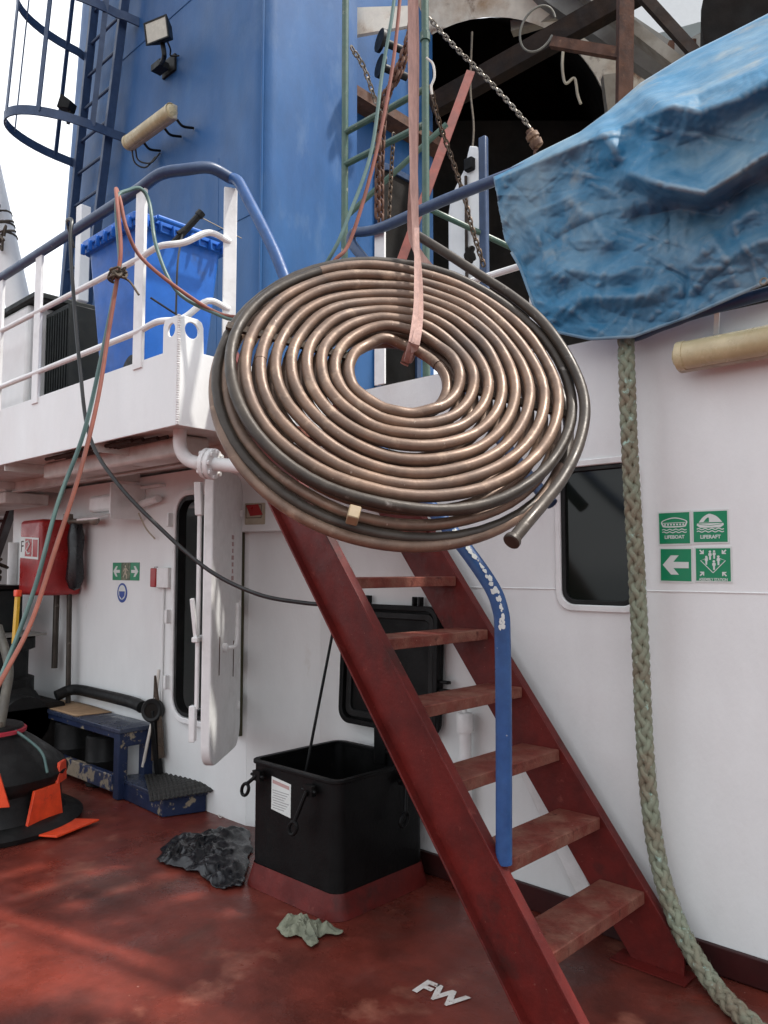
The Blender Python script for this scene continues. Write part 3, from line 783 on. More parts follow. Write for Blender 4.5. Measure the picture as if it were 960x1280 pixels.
# ================================================================== TARP
def lerp_poly(P, x):
    if x <= P[0][0]: return P[0][1]
    for (a, b_), (c, d_) in zip(P, P[1:]):
        if x <= c: return b_ + (d_ - b_) * (x - a) / (c - a)
    return P[-1][1]
def sstep(a, b_, x):
    t = max(0, min(1, (x - a) / (b_ - a))); return t * t * (3 - 2 * t)
top = [(617, 222), (676, 190), (725, 166), (760, 140), (800, 105), (860, 68), (905, 46), (960, 18), (1100, -70), (1250, -150)]
bot = [(617, 300), (640, 335), (660, 385), (690, 415), (735, 424), (790, 421), (860, 396), (960, 352), (1100, 290), (1250, 222)]
f1 = [(617, 300), (690, 240), (745, 205), (790, 222), (830, 240), (880, 243), (915, 218), (960, 192), (1100, 130), (1250, 60)]
f2 = [(617, 210), (700, 178), (760, 162), (790, 130), (830, 136), (870, 146), (915, 128), (960, 104), (1100, 30), (1250, -40)]
f3 = [(617, 330), (700, 330), (780, 285), (860, 300), (930, 260), (1000, 230), (1250, 140)]
def crease(p, s, seed):
    v = noise.noise(V((p[0] * s, p[1] * s, seed)))
    return (1 - abs(v) * 2.2)
FOLDS = [
    ([(640, 205), (700, 182), (748, 160), (768, 188), (786, 214)], 24, 24, .05),
    ([(770, 205), (786, 216), (830, 232), (880, 241), (915, 221), (960, 191), (1010, 165), (1250, 60)], 56, 20, .155),
    ([(790, 112), (800, 119), (830, 131), (875, 140), (915, 126), (960, 101), (1250, -45)], 34, 58, .12),
    ([(768, 300), (800, 272), (850, 262), (900, 272), (940, 250)], 16, 40, -.05),
    ([(690, 235), (735, 270), (770, 325)], 26, 26, .035),
    ([(655, 345), (705, 338), (760, 344), (835, 322)], 20, 30, .035),
    ([(690, 398), (722, 372), (792, 372), (850, 350)], 14, 24, .035),
    ([(975, 245), (905, 285), (850, 345)], 26, 40, .05),
    ([(990, 290), (930, 310), (880, 350)], 18, 26, .035),
    ([(640, 250), (668, 300), (690, 360)], 20, 20, .03),
]
def tent(x, y, P, wu, wd, am):
    best = 1e9; sg_ = 1; tt = 0; n_ = len(P) - 1
    for i in range(n_):
        (ax_, ay_), (bx2, by2) = P[i], P[i + 1]
        ex, ey = bx2 - ax_, by2 - ay_; L2 = ex * ex + ey * ey
        t = max(0, min(1, ((x - ax_) * ex + (y - ay_) * ey) / L2))
        dx, dy = x - ax_ - ex * t, y - ay_ - ey * t
        d2 = dx * dx + dy * dy
        if d2 < best:
            best = d2; tt = (i + t) / n_
            sg_ = 1 if (ex * dy - ey * dx) * (1 if ex >= 0 else -1) > 0 else -1
    d = (math.sqrt(best + 9) - 3 + .0) / (wd if sg_ > 0 else wu)
    if d >= 1: return 0
    e_ = min(1, tt / .3, (1 - tt) / .3 if P[-1][0] < 1000 else 1)
    return am * (1 - d) ** 1.6 * e_ * e_ * (3 - 2 * e_)
_r = random.Random(21)
CREASES = []
for i in range(300):
    big = _r.random() ** 2.6
    a_ = _r.gauss(-.35, .75)
    CREASES.append((_r.uniform(600, 1250), 0, math.cos(a_), math.sin(a_), 22 + 95 * big, 4.5 + 16 * big, (.0032 + .013 * big) * _r.choice((1, 1, -1)), _r.uniform(.35, 1.0)))
for i, c_ in enumerate(CREASES):
    yt_, yb_ = lerp_poly(top, c_[0]), lerp_poly(bot, c_[0])
    CREASES[i] = (c_[0], yt_ + (yb_ - yt_) * _r.random() ** .8, *c_[2:])
def tarp_fn(u, v):
    x = 617 + (1250 - 617) * u
    yt, yb = lerp_poly(top, x), lerp_poly(bot, x)
    if x < 690: x_shift = (690 - x) / 73
    y = yt + (yb - yt) * v
    xx = x + (14 * v * (1 - u) ** 6 if True else 0)
    out = 0.0
    y1, y2, y3 = lerp_poly(f1, x), lerp_poly(f2, x), lerp_poly(f3, x)
    k1 = sstep(715, 800, x); k2 = sstep(745, 800, x)
    def saw(y, yc, up, dn):          # rises slowly down to the ridge line and falls away quickly under it
        dlt = (y - yc)
        return math.exp(-(dlt / up) ** 2) if dlt < 0 else math.exp(-(dlt / dn) ** 2)
    for (P, wu, wd, am) in FOLDS:
        out += 1.35 * tent(x, y, P, wu, wd, am)
    out += .04 * math.exp(-(((x - 870) / 80) ** 2 + ((y - 340) / 50) ** 2))
    p = (x / 100, y / 100)
    calm = 1 - .75 * sstep(790, 850, x) * (1 - sstep(80, 140, y + .55 * (x - 860)))
    q = (x + 16 * noise.noise(V((p[0] * 1.6, p[1] * 1.6, 5))), y + 16 * noise.noise(V((p[0] * 1.6, p[1] * 1.6, 8))))
    cr_ = 0.0
    for (cx, cy, ca, sa, ln_, wd_, am, sk) in CREASES:
        dx, dy = q[0] - cx, q[1] - cy
        if abs(dx) > ln_ * 1.3 or abs(dy) > ln_ * 1.3: continue
        al = (dx * ca + dy * sa) / ln_
        if abs(al) >= 1: continue
        ac = -dx * sa + dy * ca
        ac = ac / (wd_ if ac > 0 else wd_ * sk)
        if abs(ac) < 1: cr_ += am * (1 - abs(ac)) ** 1.5 * (1 - al * al)
    out += calm * cr_
    out += calm * .004 * crease(p, 9.0, 3.0) + .03 * noise.noise(V((p[0] * .9, p[1] * .9, 11)))
    hem = sstep(.0, .05, v)
    yrail = 225 - .42 * (x - 620)
    back = max(0, yrail - y) * .010
    Y = 3.17 - out * (0.4 + .6 * hem) + back + .10 * sstep(.75, 1.0, v) * 0
    return atY(xx, y, Y)
tp = MB().grid(tarp_fn, 300, 170)
tarp_o = thing('tarpaulin', 'creased dusty blue tarpaulin draped over the upper deck railing', 'tarpaulin', atY(800, 420, 3.2))
obj('cover', tp, 'tarp', tarp_o, solid=.004, smooth=180)
b = MB()
hem = [tarp_fn(i / 120, 1.0) + V((0, -.004, .0)) for i in range(2, 121)]
b.tube(hem, .0075, 8); obj('hem', b, 'tarp', tarp_o)
b = MB()
gx = atY(955, 352, 3.08)
b.tube([gx + V((math.cos(a_) * .012, -.004, math.sin(a_) * .012)) for a_ in [2 * PI * k / 14 for k in range(14)]], .004, 6, closed=True)
obj('eyelet', b, 'silver', tarp_o)

# upper deck edge railing under the tarp
ur = thing('upper_deck_railing', 'dark blue pipe along the deckhouse roof edge below the tarpaulin', 'railing', (-1.0, 3.3, ZP))
b = MB().tube(catmull([atY(775, 424, 3.30), atY(800, 418, 3.29), atY(840, 402, 3.27), atY(960, 366, 3.25), V((1.2, 3.2, 2.80)), V((4, 3.2, 2.8))], 6), .026, 12)
obj('edge_pipe', b, 'rail_blue', ur)
s0 = atY(897, 388, 3.25)
obj('strut', MB().bar(s0 + V((0, .0, .02)), s0 + V((-.05, .11, -.09)), .02, .012, X_), 'white_trim', ur)
obj('strut', MB().bar(atY(880, 405, 3.3), atY(892, 380, 3.3), .02, .012, X_), 'white_trim', ur) if False else None
for x in (-3.12, -2.05, -.6, .6):
    obj('stanchion', MB().bx(x - .04, x + .04, 3.27, 3.285, ZP - .03, 3.63), 'white_trim', ur, bevel=.002)
obj('middle_rail', MB().tube([V((-2.75, 3.28, 3.17)), V((3.5, 3.28, 3.17))], .017, 10), 'white_trim', ur)
obj('top_rail', MB().tube([V((-2.2, 3.26, 3.60)), V((3.5, 3.26, 3.60))], .028, 10), 'rail_blue', ur)

# ================================================================== ROPE
rp_pts = catmull([atY(782, 405, 3.27), atY(784, 480, 3.23), atY(788, 580, 3.22), atY(795, 700, 3.23), atY(801, 820, 3.24), atY(806, 930, 3.25), atY(815, 1030, 3.26), atY(830, 1105, 3.26), atY(850, 1160, 3.24), V((-1.31, 3.21, .09)), V((-1.20, 3.14, .035)), V((-1.08, 3.04, .034)), V((-.85, 2.88, .034)), V((-.5, 2.75, .034))], 44)
b = MB()
ln = 0; S = [0]
for a, c in zip(rp_pts, rp_pts[1:]): ln += (c - a).length; S.append(ln)
NST = 8
t_prev = (rp_pts[1] - rp_pts[0]).normalized(); nn = t_prev.orthogonal().normalized(); fr = []
for i, p in enumerate(rp_pts):
    t = (rp_pts[min(i + 1, len(rp_pts) - 1)] - rp_pts[max(i - 1, 0)]).normalized()
    nn = t_prev.rotation_difference(t) @ nn; nn = (nn - t * nn.dot(t)).normalized(); t_prev = t
    fr.append((nn.copy(), t.cross(nn)))
for k in range(NST):
    dr = 1 if k % 2 == 0 else -1
    ph = (k // 2) * PI / 2
    P = []
    for i, p in enumerate(rp_pts):
        th = dr * (2 * PI * S[i] / .31) + ph + (PI / 4 if dr < 0 else 0) * 0
        wv = math.cos(4 * (2 * PI * S[i] / .31) * 1.0 + (0 if dr > 0 else PI) + ph * 0)
        rr_ = .0215 + .0042 * wv
        P.append(p + (fr[i][0] * math.cos(th) + fr[i][1] * math.sin(th)) * rr_)
    b.tube(P, .0138, 7)
rng = random.Random(3)
for i in range(900):
    j = rng.randrange(4, len(rp_pts) - 4); th = rng.uniform(0, 2 * PI)
    rd = fr[j][0] * math.cos(th) + fr[j][1] * math.sin(th)
    tt = (rp_pts[j + 1] - rp_pts[j]).normalized()
    a0 = rp_pts[j] + rd * .033
    b.tube([a0, a0 + rd * rng.uniform(.003, .008) + tt * rng.uniform(-.012, .012), a0 + rd * rng.uniform(.002, .010) + tt * rng.uniform(-.02, .02)], .0005, 3)
tag(obj('mooring_rope', b, 'rope', smooth=60, normals=False), 'thick braided green and tan rope hanging down the white wall', 'rope')

# ================================================================== SIGNS (right wall)
def sign_base(x0, y0, x1, y1, label, tilt=0.0):
    a, c = atY(x0, y1, WY), atY(x1, y0, WY)
    t = thing('safety_sign', label, 'sign', V(((a.x + c.x) / 2, WY, a.z)), 'green safety signs on the white wall')
    O = V(((a.x + c.x) / 2, WY, (a.z + c.z) / 2)); wd, hg = (c.x - a.x), (c.z - a.z)
    ct, stt = math.cos(tilt), math.sin(tilt)
    ax_, bx_ = V((ct, 0, stt)), V((-stt, 0, ct))
    obj('backing', MB().prism([(-wd / 2 - .006, -hg / 2 - .007), (wd / 2 + .007, -hg / 2 - .006), (wd / 2 + .006, hg / 2 + .007), (-wd / 2 - .006, hg / 2 + .006)], O, ax_, bx_, .001, .0035), 'sign_white', t)
    obj('face', MB().prism([(-wd / 2, -hg / 2), (wd / 2, -hg / 2), (wd / 2, hg / 2), (-wd / 2, hg / 2)], O, ax_, bx_, .0036, .0044), 'sign_green', t)
    return t, O, ax_, bx_, wd
def strip(P, w_):
    P = [V((p[0], p[1], 0)) for p in P]; L_, R2 = [], []
    for i, p in enumerate(P):
        t = (P[min(i + 1, len(P) - 1)] - P[max(i - 1, 0)]).normalized(); n_ = V((-t.y, t.x, 0))
        L_.append(p + n_ * w_ / 2); R2.append(p - n_ * w_ / 2)
    return [(q.x, q.y) for q in L_ + R2[::-1]]
def waves(b, O, a, c, S_, y, amp=.018, n=4):
    P = [(S_ * (-.40 + .80 * i / 40), S_ * (y + amp * math.sin(2 * PI * n * i / 40))) for i in range(41)]
    b.prism(strip(P, S_ * .028), O, a, c, .0046, .0052)
# lifeboat
t, O, a, c, S_ = sign_base(825, 640, 862, 680, 'green square sign showing a lifeboat on waves, reading LIFEBOAT')
b = MB()
hull = [(-.42, .22), (-.25, .30), (-.08, .34), (.08, .34), (.25, .30), (.42, .22), (.40, .10), (.30, .03), (-.30, .03), (-.40, .10)]
P = [(p[0] * S_, p[1] * S_) for p in hull]; P = [(q.x, q.y) for q in catmull([(p[0], p[1], 0) for p in P], 4, closed=True)]
Pin = [(p[0] * .90, (p[1] - .18 * S_) * .76 + .185 * S_) for p in P]
b.prism(P, O, a, c, .0046, .0052, [Pin])
b.prism(strip([(-.36 * S_, .17 * S_), (.36 * S_, .17 * S_)], S_ * .02), O, a, c, .0046, .0052)
for k in range(7): b.prism(circ((-.30 + .1 * k) * S_, .115 * S_, .032 * S_, 8), O, a, c, .0047, .0053)
waves(b, O, a, c, S_, -.05); waves(b, O, a, c, S_, -.13)
obj('symbol', b, 'sign_white', t)
text('lettering', 'LIFEBOAT', S_ * .15, O - c * S_ * .29, a, c, .0047, 'sign_white', t, 1.0, .0006)
# liferaft
t, O, a, c, S_ = sign_base(868, 638, 909, 678, 'green square sign showing a canopied raft, reading LIFERAFT', -.01)
b = MB()
can = catmull([(-.34 * S_, .13 * S_, 0), (-.22 * S_, .28 * S_, 0), (-.08 * S_, .37 * S_, 0), (.02 * S_, .38 * S_, 0), (.2 * S_, .30 * S_, 0), (.36 * S_, .13 * S_, 0)], 5)
b.prism([(q.x, q.y) for q in can], O, a, c, .0046, .0052, [[(-.20 * S_, .14 * S_), (-.03 * S_, .14 * S_), (-.03 * S_, .27 * S_), (-.07 * S_, .28 * S_), (-.12 * S_, .24 * S_)]])
b.prism([(p[0] * S_, p[1] * S_) for p in ((-.39, .10), (.39, .10), (.40, .04), (.30, -.03), (-.30, -.03), (-.40, .04))], O, a, c, .0046, .0052)
waves(b, O, a, c, S_, -.07); waves(b, O, a, c, S_, -.145)
obj('symbol', b, 'sign_white', t)
obj('symbol_line', MB().prism(strip([(-.34 * S_, .075 * S_), (0, .03 * S_), (.34 * S_, .075 * S_)], S_ * .015), O, a, c, .0053, .0055), 'sign_green', t)
text('lettering', 'LIFERAFT', S_ * .15, O - c * S_ * .31, a, c, .0047, 'sign_white', t, 1.0, .0006)
# arrow
t, O, a, c, S_ = sign_base(827, 686, 864, 726, 'green square sign with a white arrow pointing left', -.015)
b = MB().prism([(p[0] * S_, p[1] * S_) for p in ((-.43, 0), (-.16, .31), (.10, .31), (-.08, .10), (.42, .10), (.42, -.10), (-.08, -.10), (.10, -.31), (-.16, -.31))], O, a, c, .0046, .0052)
obj('symbol', b, 'sign_white', t)
# assembly station
t, O, a, c, S_ = sign_base(871, 685, 913, 726, 'green square sign with people inside a diamond, reading ASSEMBLY STATION', -.01)
b = MB()
for sx in (-1, 1):
    b.prism(strip([(sx * .14 * S_, .20 * S_), (sx * .36 * S_, .12 * S_), (0, -.24 * S_)], S_ * .022), O, a, c, .0046, .0052)
def person_icon(cx, cy, h):
    b.prism(circ(cx * S_, (cy + .42 * h) * S_, .14 * h * S_, 10), O, a, c, .0047, .0053)
    b.prism([((cx + p[0] * h) * S_, (cy + p[1] * h) * S_) for p in ((-.16, .26), (.16, .26), (.20, -.02), (.11, -.02), (.09, -.5), (-.09, -.5), (-.11, -.02), (-.20, -.02))], O, a, c, .0047, .0053)
for q in ((-.08, .27, .26), (.04, .29, .24), (-.19, .12, .25), (.16, .12, .27), (.03, -.02, .27)): person_icon(*q)
for sx, sy in ((-1, 1), (1, 1), (-1, -1), (1, -1)):
    tip = V((sx * .26, sy * .26 + .05, 0)); dr = V((-sx, -sy, 0)).normalized(); pr = V((-dr.y, dr.x, 0))
    q = [tip, tip - dr * .09 + pr * .09, tip - dr * .10 + pr * .045, tip - dr * .07 + pr * .02, tip - dr * .17 + pr * .02, tip - dr * .17 - pr * .02, tip - dr * .07 - pr * .02, tip - dr * .10 - pr * .045, tip - dr * .09 - pr * .09]
    b.prism([(p.x * S_, p.y * S_) for p in q], O, a, c, .0046, .0052)
obj('symbol', b, 'sign_white', t)
text('lettering', 'ASSEMBLY STATION', S_ * .115, O - c * S_ * .44, a, c, .0047, 'sign_white', t, .80, .0004)

# exit signs on the shaded wall
a0, a1 = atY(141, 725, DY), atY(175, 703, DY)
es = thing('exit_sign', 'green sign of two outward arrows around a faded panel on the shaded wall', 'sign', V(((a0.x + a1.x) / 2, DY, a0.z)))
W3 = (a1.x - a0.x) / 3; H3 = a1.z - a0.z
for k in range(3):
    O = V((a0.x + W3 * (k + .5), DY, (a0.z + a1.z) / 2))
    pn = obj('panel', MB().prism(rrect(-W3 / 2 + .002, W3 / 2 - .002, -H3 / 2, H3 / 2, .004), O, X_, K_, .001, .004), 'sign_olive' if k == 1 else 'sign_green', es, label='faded olive middle panel' if k == 1 else None)
    b = MB()
    if k != 1:
        s = -1 if k == 0 else 1
        P = [(s * .40, 0), (s * .08, .30), (s * -.10, .30), (s * .06, .085), (s * -.36, .085), (s * -.36, -.085), (s * .06, -.085), (s * -.10, -.30), (s * .08, -.30)]
        b.prism([(p[0] * W3, p[1] * H3) for p in P], O, X_, K_, .0045, .0055)
        obj('symbol', b, 'sign_white', pn)
    else:
        b.prism(circ(-.02 * W3, .28 * H3, .07 * W3, 10), O, X_, K_, .0045, .0055)
        b.prism([(p[0] * W3, p[1] * H3) for p in ((-.12, .18), (.10, .20), (.30, .05), (.26, .0), (.10, .08), (.06, -.1), (.22, -.2), (.16, -.42), (.08, -.40), (.10, -.24), (-.08, -.14), (-.22, -.36), (-.30, -.30), (-.12, -.05), (-.08, .1), (-.22, -.02), (-.28, .03))], O, X_, K_, .0045, .0055)
        obj('symbol', b, 'tan_plastic', pn)
# round mandatory sign (mask)
O = atY(153, 741, DY); O.y = DY
ms = thing('mandatory_sign', 'round blue and white face mask sign below the exit arrows', 'sign', O - K_ * .08)
obj('disc', MB().prism(circ(0, 0, .078, 28), O, X_, K_, .001, .003), 'sign_blue', ms)
obj('head_shape', MB().prism(circ(0, .004, .058, 24), O, X_, K_, .0032, .004), 'sign_white', ms)
obj('mask_shape', MB().prism([(-.046, .012), (.046, .012), (.040, -.024), (0, -.050), (-.040, -.024)], O, X_, K_, .0042, .005), 'sign_blue', ms)
# call point
O = atY(206, 722, DY); O.y = DY
cp = thing('call_point', 'small white box with red front beside the open door', 'call point', O - K_ * .08)
obj('casing', MB().box(O + V((.06, -.03, 0)), (.16, .06, .15)), 'white_trim', cp, bevel=.006)
obj('red_front', MB().box(O + V((-.055, -.035, 0)), (.075, .07, .14)), 'sign_red', cp, bevel=.006)
text('lettering', 'ST', .055, O + V((-.125, 0, .06)), X_, K_, .001, 'skirt', cp)
text('lettering', 'ST', .055, O + V((-.125, 0, -.05)), X_, K_, .001, 'skirt', cp)

# ================================================================== LAMPS
def tube_lamp(name, label, A, B, r, out_dir, m='brass', feet=True, wall=None):
    A, B = V(A), V(B); d = (B - A).normalized(); L = (B - A).length
    up = V(out_dir).cross(d).normalized()
    t = thing(name, label, 'lamp', (A + B) / 2)
    prof = [(.0, 0), (r * .6, .004), (r * .9, .02), (r, .045), (r, L - .045), (r * .9, L - .02), (r * .6, L - .004), (.0, L)]
    b = MB().lathe(prof, A, d, 20, xdir=out_dir, sy=1.15)
    obj('diffuser', b, m, t)
    b = MB().bar(A + d * .01 - V(out_dir) * r * .55, B - d * .01 - V(out_dir) * r * .55, r * 2.34, r * .9, up)
    obj('housing', b, 'tan_plastic', t, bevel=.012)
    for s in (.02, L - .05):
        b = MB().lathe([(r * .98, 0), (r * 1.06, 0), (r * 1.06, .03), (r * .98, .03), (r * .98, 0)], A + d * s, d, 20, xdir=out_dir, sy=1.15)
        obj('clip', b, m, t)
    if feet:
        b = MB()
        for s in (L * .28, L * .72, L * .97):
            p = A + d * s - V(out_dir) * r
            b.tube(catmull([p - up * r, p - up * r * 1.6 - V(out_dir) * .06, p - up * r * 1.1 - V(out_dir) * (wall or .12)], 4), .012, 8)
        obj('bracket', b, 'black', t)
    return t, d, up
t1 = atY(842, 440, 3.24); t1.z = 2.545; t2 = V((t1.x + .72, t1.y, 2.545))
t, d_, up_ = tube_lamp('strip_lamp', 'yellowed strip lamp fixed high on the white wall below the tarpaulin', t1, t2, .052, V((0, -1, .15)).normalized(), feet=False)
b = MB().bx(t1.x + .1, t1.x + .6, 3.27, WY - .001, 2.52, 2.57); obj('bracket', b, 'white_trim', t)
FYF = 3.80
q1, q2 = atY(158, 176, FYF - .24), atY(216, 141, FYF - .24); zz = (q1.z + q2.z) / 2; q1.z = q2.z = zz
t, d_, up_ = tube_lamp('strip_lamp', 'yellowed strip lamp on brackets on the blue funnel', q1, q2, .058, V((0, -1, 0)), wall=.17)
b = MB().tube(catmull([q1 + V((.05, .03, -.05)), q1 + V((.02, .08, -.16)), q1 + V((.08, .16, -.20)), q1 + V((.16, .22, -.10))], 5), .008, 6)
b.tube(catmull([q1 + V((.08, .05, -.05)), q1 + V((.05, .10, -.14)), q1 + V((.14, .18, -.17)), q1 + V((.22, .23, -.08))], 5), .008, 6)
obj('cable', b, 'hose_black', t)

def floodlight(label, c, fdir, wall_pt, s=1.0, tint='lens'):
    c = V(c); f = V(fdir).normalized(); sx = f.cross(K_).normalized(); up = sx.cross(f)
    t = thing('floodlight', label, 'floodlight', wall_pt)
    b = MB()
    fr_ = [(-.14 * s, -.10 * s), (.14 * s, -.10 * s), (.14 * s, .10 * s), (-.14 * s, .10 * s)]
    bk = [(-.08 * s, -.06 * s), (.08 * s, -.06 * s), (.08 * s, .06 * s), (-.08 * s, .06 * s)]
    v1 = [b.bm.verts.new(c + sx * p[0] + up * p[1]) for p in fr_]; v2 = [b.bm.verts.new(c + sx * p[0] + up * p[1] - f * .13 * s) for p in bk]
    b.bm.faces.new(v1); b.bm.faces.new(v2[::-1])
    for i in range(4): b.bm.faces.new((v1[i], v1[(i + 1) % 4], v2[(i + 1) % 4], v2[i]))
    h = obj('housing', b, 'rubber' if tint == 'lens' else 'white_trim', t, bevel=.006)
    obj('lens', MB().prism([(p[0] * .88, p[1] * .86) for p in fr_], c, -sx, up, .002, .006), tint, h)
    obj('frame', MB().prism(fr_, c, -sx, up, .001, .012, [[(p[0] * .9, p[1] * .88) for p in fr_]]), 'rubber' if tint == 'lens' else 'tan_plastic', h)
    return t, h, sx, up, f
# on the funnel
wp = atY(213, 84, FYF)
fc_ = atY(196, 38, FYF - .33)
t, h, sx, up, f = floodlight('grey square floodlight on a black bracket high on the blue funnel', fc_, V((.30, -1, -.22)), wp, .95)
b = MB()
b.tube(catmull([fc_ - f * .06 - up * .09, fc_ - f * .06 - up * .2, wp + V((0, -.10, -.02)), wp], 5), .022, 8)
b.box(wp + V((0, -.012, 0)), (.22, .024, .16)); b.box(wp + V((-.02, -.10, -.04)), (.15, .10, .06))
b.tube(catmull([fc_ - f * .1, fc_ - f * .16 - up * .1, wp + V((.1, -.06, .04)), wp + V((.18, -.02, .02))], 5), .008, 6)
obj('bracket', b, 'rubber', t)
# small one at the cage ladder
wp2 = V((-8.3, 3.75, 6.75)); fc2 = atY(82, 132, 3.45)
t, h, sx, up, f = floodlight('small dark floodlight behind the caged ladder of the funnel', fc2, V((-.9, -.5, .35)), fc2 + V((.1, .3, -.1)), .7)
b = MB().tube([fc2 - f * .06, fc2 - f * .1 - up * .18], .02, 8); obj('bracket', b, 'rubber', t)
# under the platform
fl0 = atY(136, 632, 2.93)
t = thing('floodlight', 'white twin floodlight hanging on the shaded wall below the platform', 'floodlight', V((fl0.x, DY, fl0.z)))
p0 = V((fl0.x, 2.97, fl0.z - .06))
b = MB().box(p0 + V((-.05, 0, .08)), (.42, .16, .13)); hh = obj('housing', b, 'white_trim', t, bevel=.025)
obj('shade', MB().box(p0 + V((-.02, -.09, -.01)), (.34, .24, .012), X_, V((0, 1, .35)), V((0, -.35, 1))), 'white_trim', hh)
b = MB().bx(p0.x + .14, p0.x + .16, 2.86, DY - .001, p0.z - .05, p0.z + .22); b.bx(p0.x - .3, p0.x + .45, DY - .05, DY - .002, p0.z + .19, p0.z + .21)
b.tube([p0 + V((.2, .12, .07)), p0 + V((.45, .12, .10))], .03, 10)
obj('bracket', b, 'white_trim', t, bevel=.003)
b = MB().tube(catmull([p0 + V((.2, .1, .0)), p0 + V((.28, .12, -.12)), p0 + V((.36, .15, -.2))], 6), .006, 6); obj('cable', b, 'tan_plastic', t)

# ================================================================== FUNNEL
fn = thing('funnel', 'large blue painted steel funnel casing rising behind the platform', 'funnel', (-6.5, 4.3, ZP))
FX1 = -4.93
YEND = atX(541, 200, FX1 - .25).y
def fun_sec(z):
    xl = -8.75 + (z - 5.7) * .225 * .5
    r = .14
    P = [(xl, YEND), (xl, FYF + r * 2)]
    for i in range(1, 9):
        t_ = PI + (PI / 2) * i / 8; P.append((xl + r * 2 + 2 * r * math.cos(t_), FYF + 2 * r + 2 * r * math.sin(t_)))
    P.append((-7.2, FYF)); P.append((-6.2, FYF))
    for i in range(0, 9):
        t_ = -PI / 2 + (PI / 2) * i / 8; P.append((FX1 - r + r * math.cos(t_), FYF + r + r * math.sin(t_)))
    P += [(FX1, 4.4), (FX1, 4.87), (FX1 - .25, 4.871), (FX1 - .25, YEND)]
    return P
b = MB(); rings = []
for z in (ZP - .03, 3.6, 4.8, 6.0, 7.2, 8.4, 10.5):
    rings.append([b.bm.verts.new((p[0], p[1], z)) for p in fun_sec(z)])
for A_, B_ in zip(rings, rings[1:]):
    for k in range(len(A_)): b.bm.faces.new((A_[k], A_[(k + 1) % len(A_)], B_[(k + 1) % len(A_)], B_[k]))
b.bm.faces.new(rings[-1])
obj('casing', b, 'blue', fn, smooth=30)
b = MB().tube([V((FX1 - .02, FYF - .0, ZP)), V((FX1 - .02, FYF, 10.4))], .010, 6); b.tube([V((-5.55, FYF, ZP)), V((-5.55, FYF, 5.2))], .004, 6)
obj('weld_seam', b, 'blue', fn)
# doorway in the casing side
SXc = FX1 - .25
y0_, y1_ = atX(468, 250, SXc).y, atX(522, 250, SXc).y
zt = atX(470, 200, SXc).z
b = MB().prism(rrect(y0_, y1_, ZP + .1, zt, .16), V((SXc, 0, 0)), Y_, K_, .0, .04, [rrect(y0_ + .06, y1_ - .06, ZP + .16, zt - .06, .12)])
obj('door_frame', b, 'rail_blue', fn, bevel=.004)
obj('doorway', MB().prism(rrect(y0_ + .055, y1_ - .055, ZP + .155, zt - .055, .12), V((SXc, 0, 0)), Y_, K_, .002, .012), 'soot', fn)  # flat black plate, the unlit opening put into its colour
# rusty ledge
za = atX(440, 125, SXc + .1).z
lg = MB(); A_ = atX(437, 118, SXc + .1); B_ = atX(540, 178, SXc + .1); B_.z = A_.z
lg.bar(A_, V((A_.x, YEND, A_.z)), .2, .10, X_); lg.box(V((SXc + .15, 6.6, A_.z + .5)), (.1, 3.6, .9)) if False else None
obj('ledge', lg, 'rust', fn)

# caged ladder
cg = thing('caged_ladder', 'dark blue vertical ladder with hoop cage on the left of the funnel', 'ladder', (-8.2, 3.6, 3))
LY = 3.68
def lad_line(xa, ya, xb, yb): return atY(xa, ya, LY), atY(xb, yb, LY)
La, Lb = lad_line(92, 262, 119, 0); Ra, Rb = lad_line(125, 252, 156, 0)
def ext(A_, B_, z): return A_ + (B_ - A_) * ((z - A_.z) / (B_.z - A_.z))
for A_, B_ in ((La, Lb), (Ra, Rb)):
    obj('side_rail', MB().bar(ext(A_, B_, 3.3), ext(A_, B_, 9.6), .05, .085, X_), 'rail_blue', cg, bevel=.003)
z = 3.5
while z < 9.4:
    obj('rung', MB().tube([ext(La, Lb, z), ext(Ra, Rb, z)], .016, 8), 'rail_blue', cg); z += .34
hz = (4 + 0) and None
def hoop_pts(z, n=22, r=.42, dep=.78):
    L0, R0 = ext(La, Lb, z), ext(Ra, Rb, z); c_ = (L0 + R0) / 2
    out = [R0 + V((.12, .12, 0)), R0 + V((.10, -.02, 0))]
    for i in range(n + 1):
        t_ = PI * i / n
        out.append(c_ + V((math.cos(t_) * r, -.10 - math.sin(t_) * dep + 0, 0)))
    out += [L0 + V((-.10, -.02, 0)), L0 + V((-.02, 0, 0))]
    return out
def flat_hoop(z):
    P = hoop_pts(z); b = MB(); rg = []
    for i, p in enumerate(P):
        t_ = (P[min(i + 1, len(P) - 1)] - P[max(i - 1, 0)]).normalized(); n_ = t_.cross(K_).normalized()
        rg.append([b.bm.verts.new(p + n_ * a_ * .008 + K_ * c_ * .045) for a_, c_ in ((-1, -1), (1, -1), (1, 1), (-1, 1))])
    for A_, B_ in zip(rg, rg[1:]):
        for k in range(4): b.bm.faces.new((A_[k], A_[(k + 1) % 4], B_[(k + 1) % 4], B_[k]))
    b.bm.faces.new(rg[0][::-1]); b.bm.faces.new(rg[-1])
    return b
zh = ext(La, Lb, 0).z
Zh0 = atY(92, 205, LY).z
HZ = [Zh0, Zh0 + 1.12, Zh0 + 2.24, Zh0 + 3.36]
for z in HZ: obj('hoop', flat_hoop(z), 'rail_blue', cg)
for i in (3, 8, 13, 18, 23):
    A_, B_ = hoop_pts(HZ[0])[i], hoop_pts(HZ[-1])[i]
    c_ = hoop_pts(HZ[0])[12]
    obj('cage_bar', MB().bar(A_, B_, .05, .012, V((A_ - (ext(La, Lb, HZ[0]) + ext(Ra, Rb, HZ[0])) / 2).cross(K_))), 'rail_blue', cg)

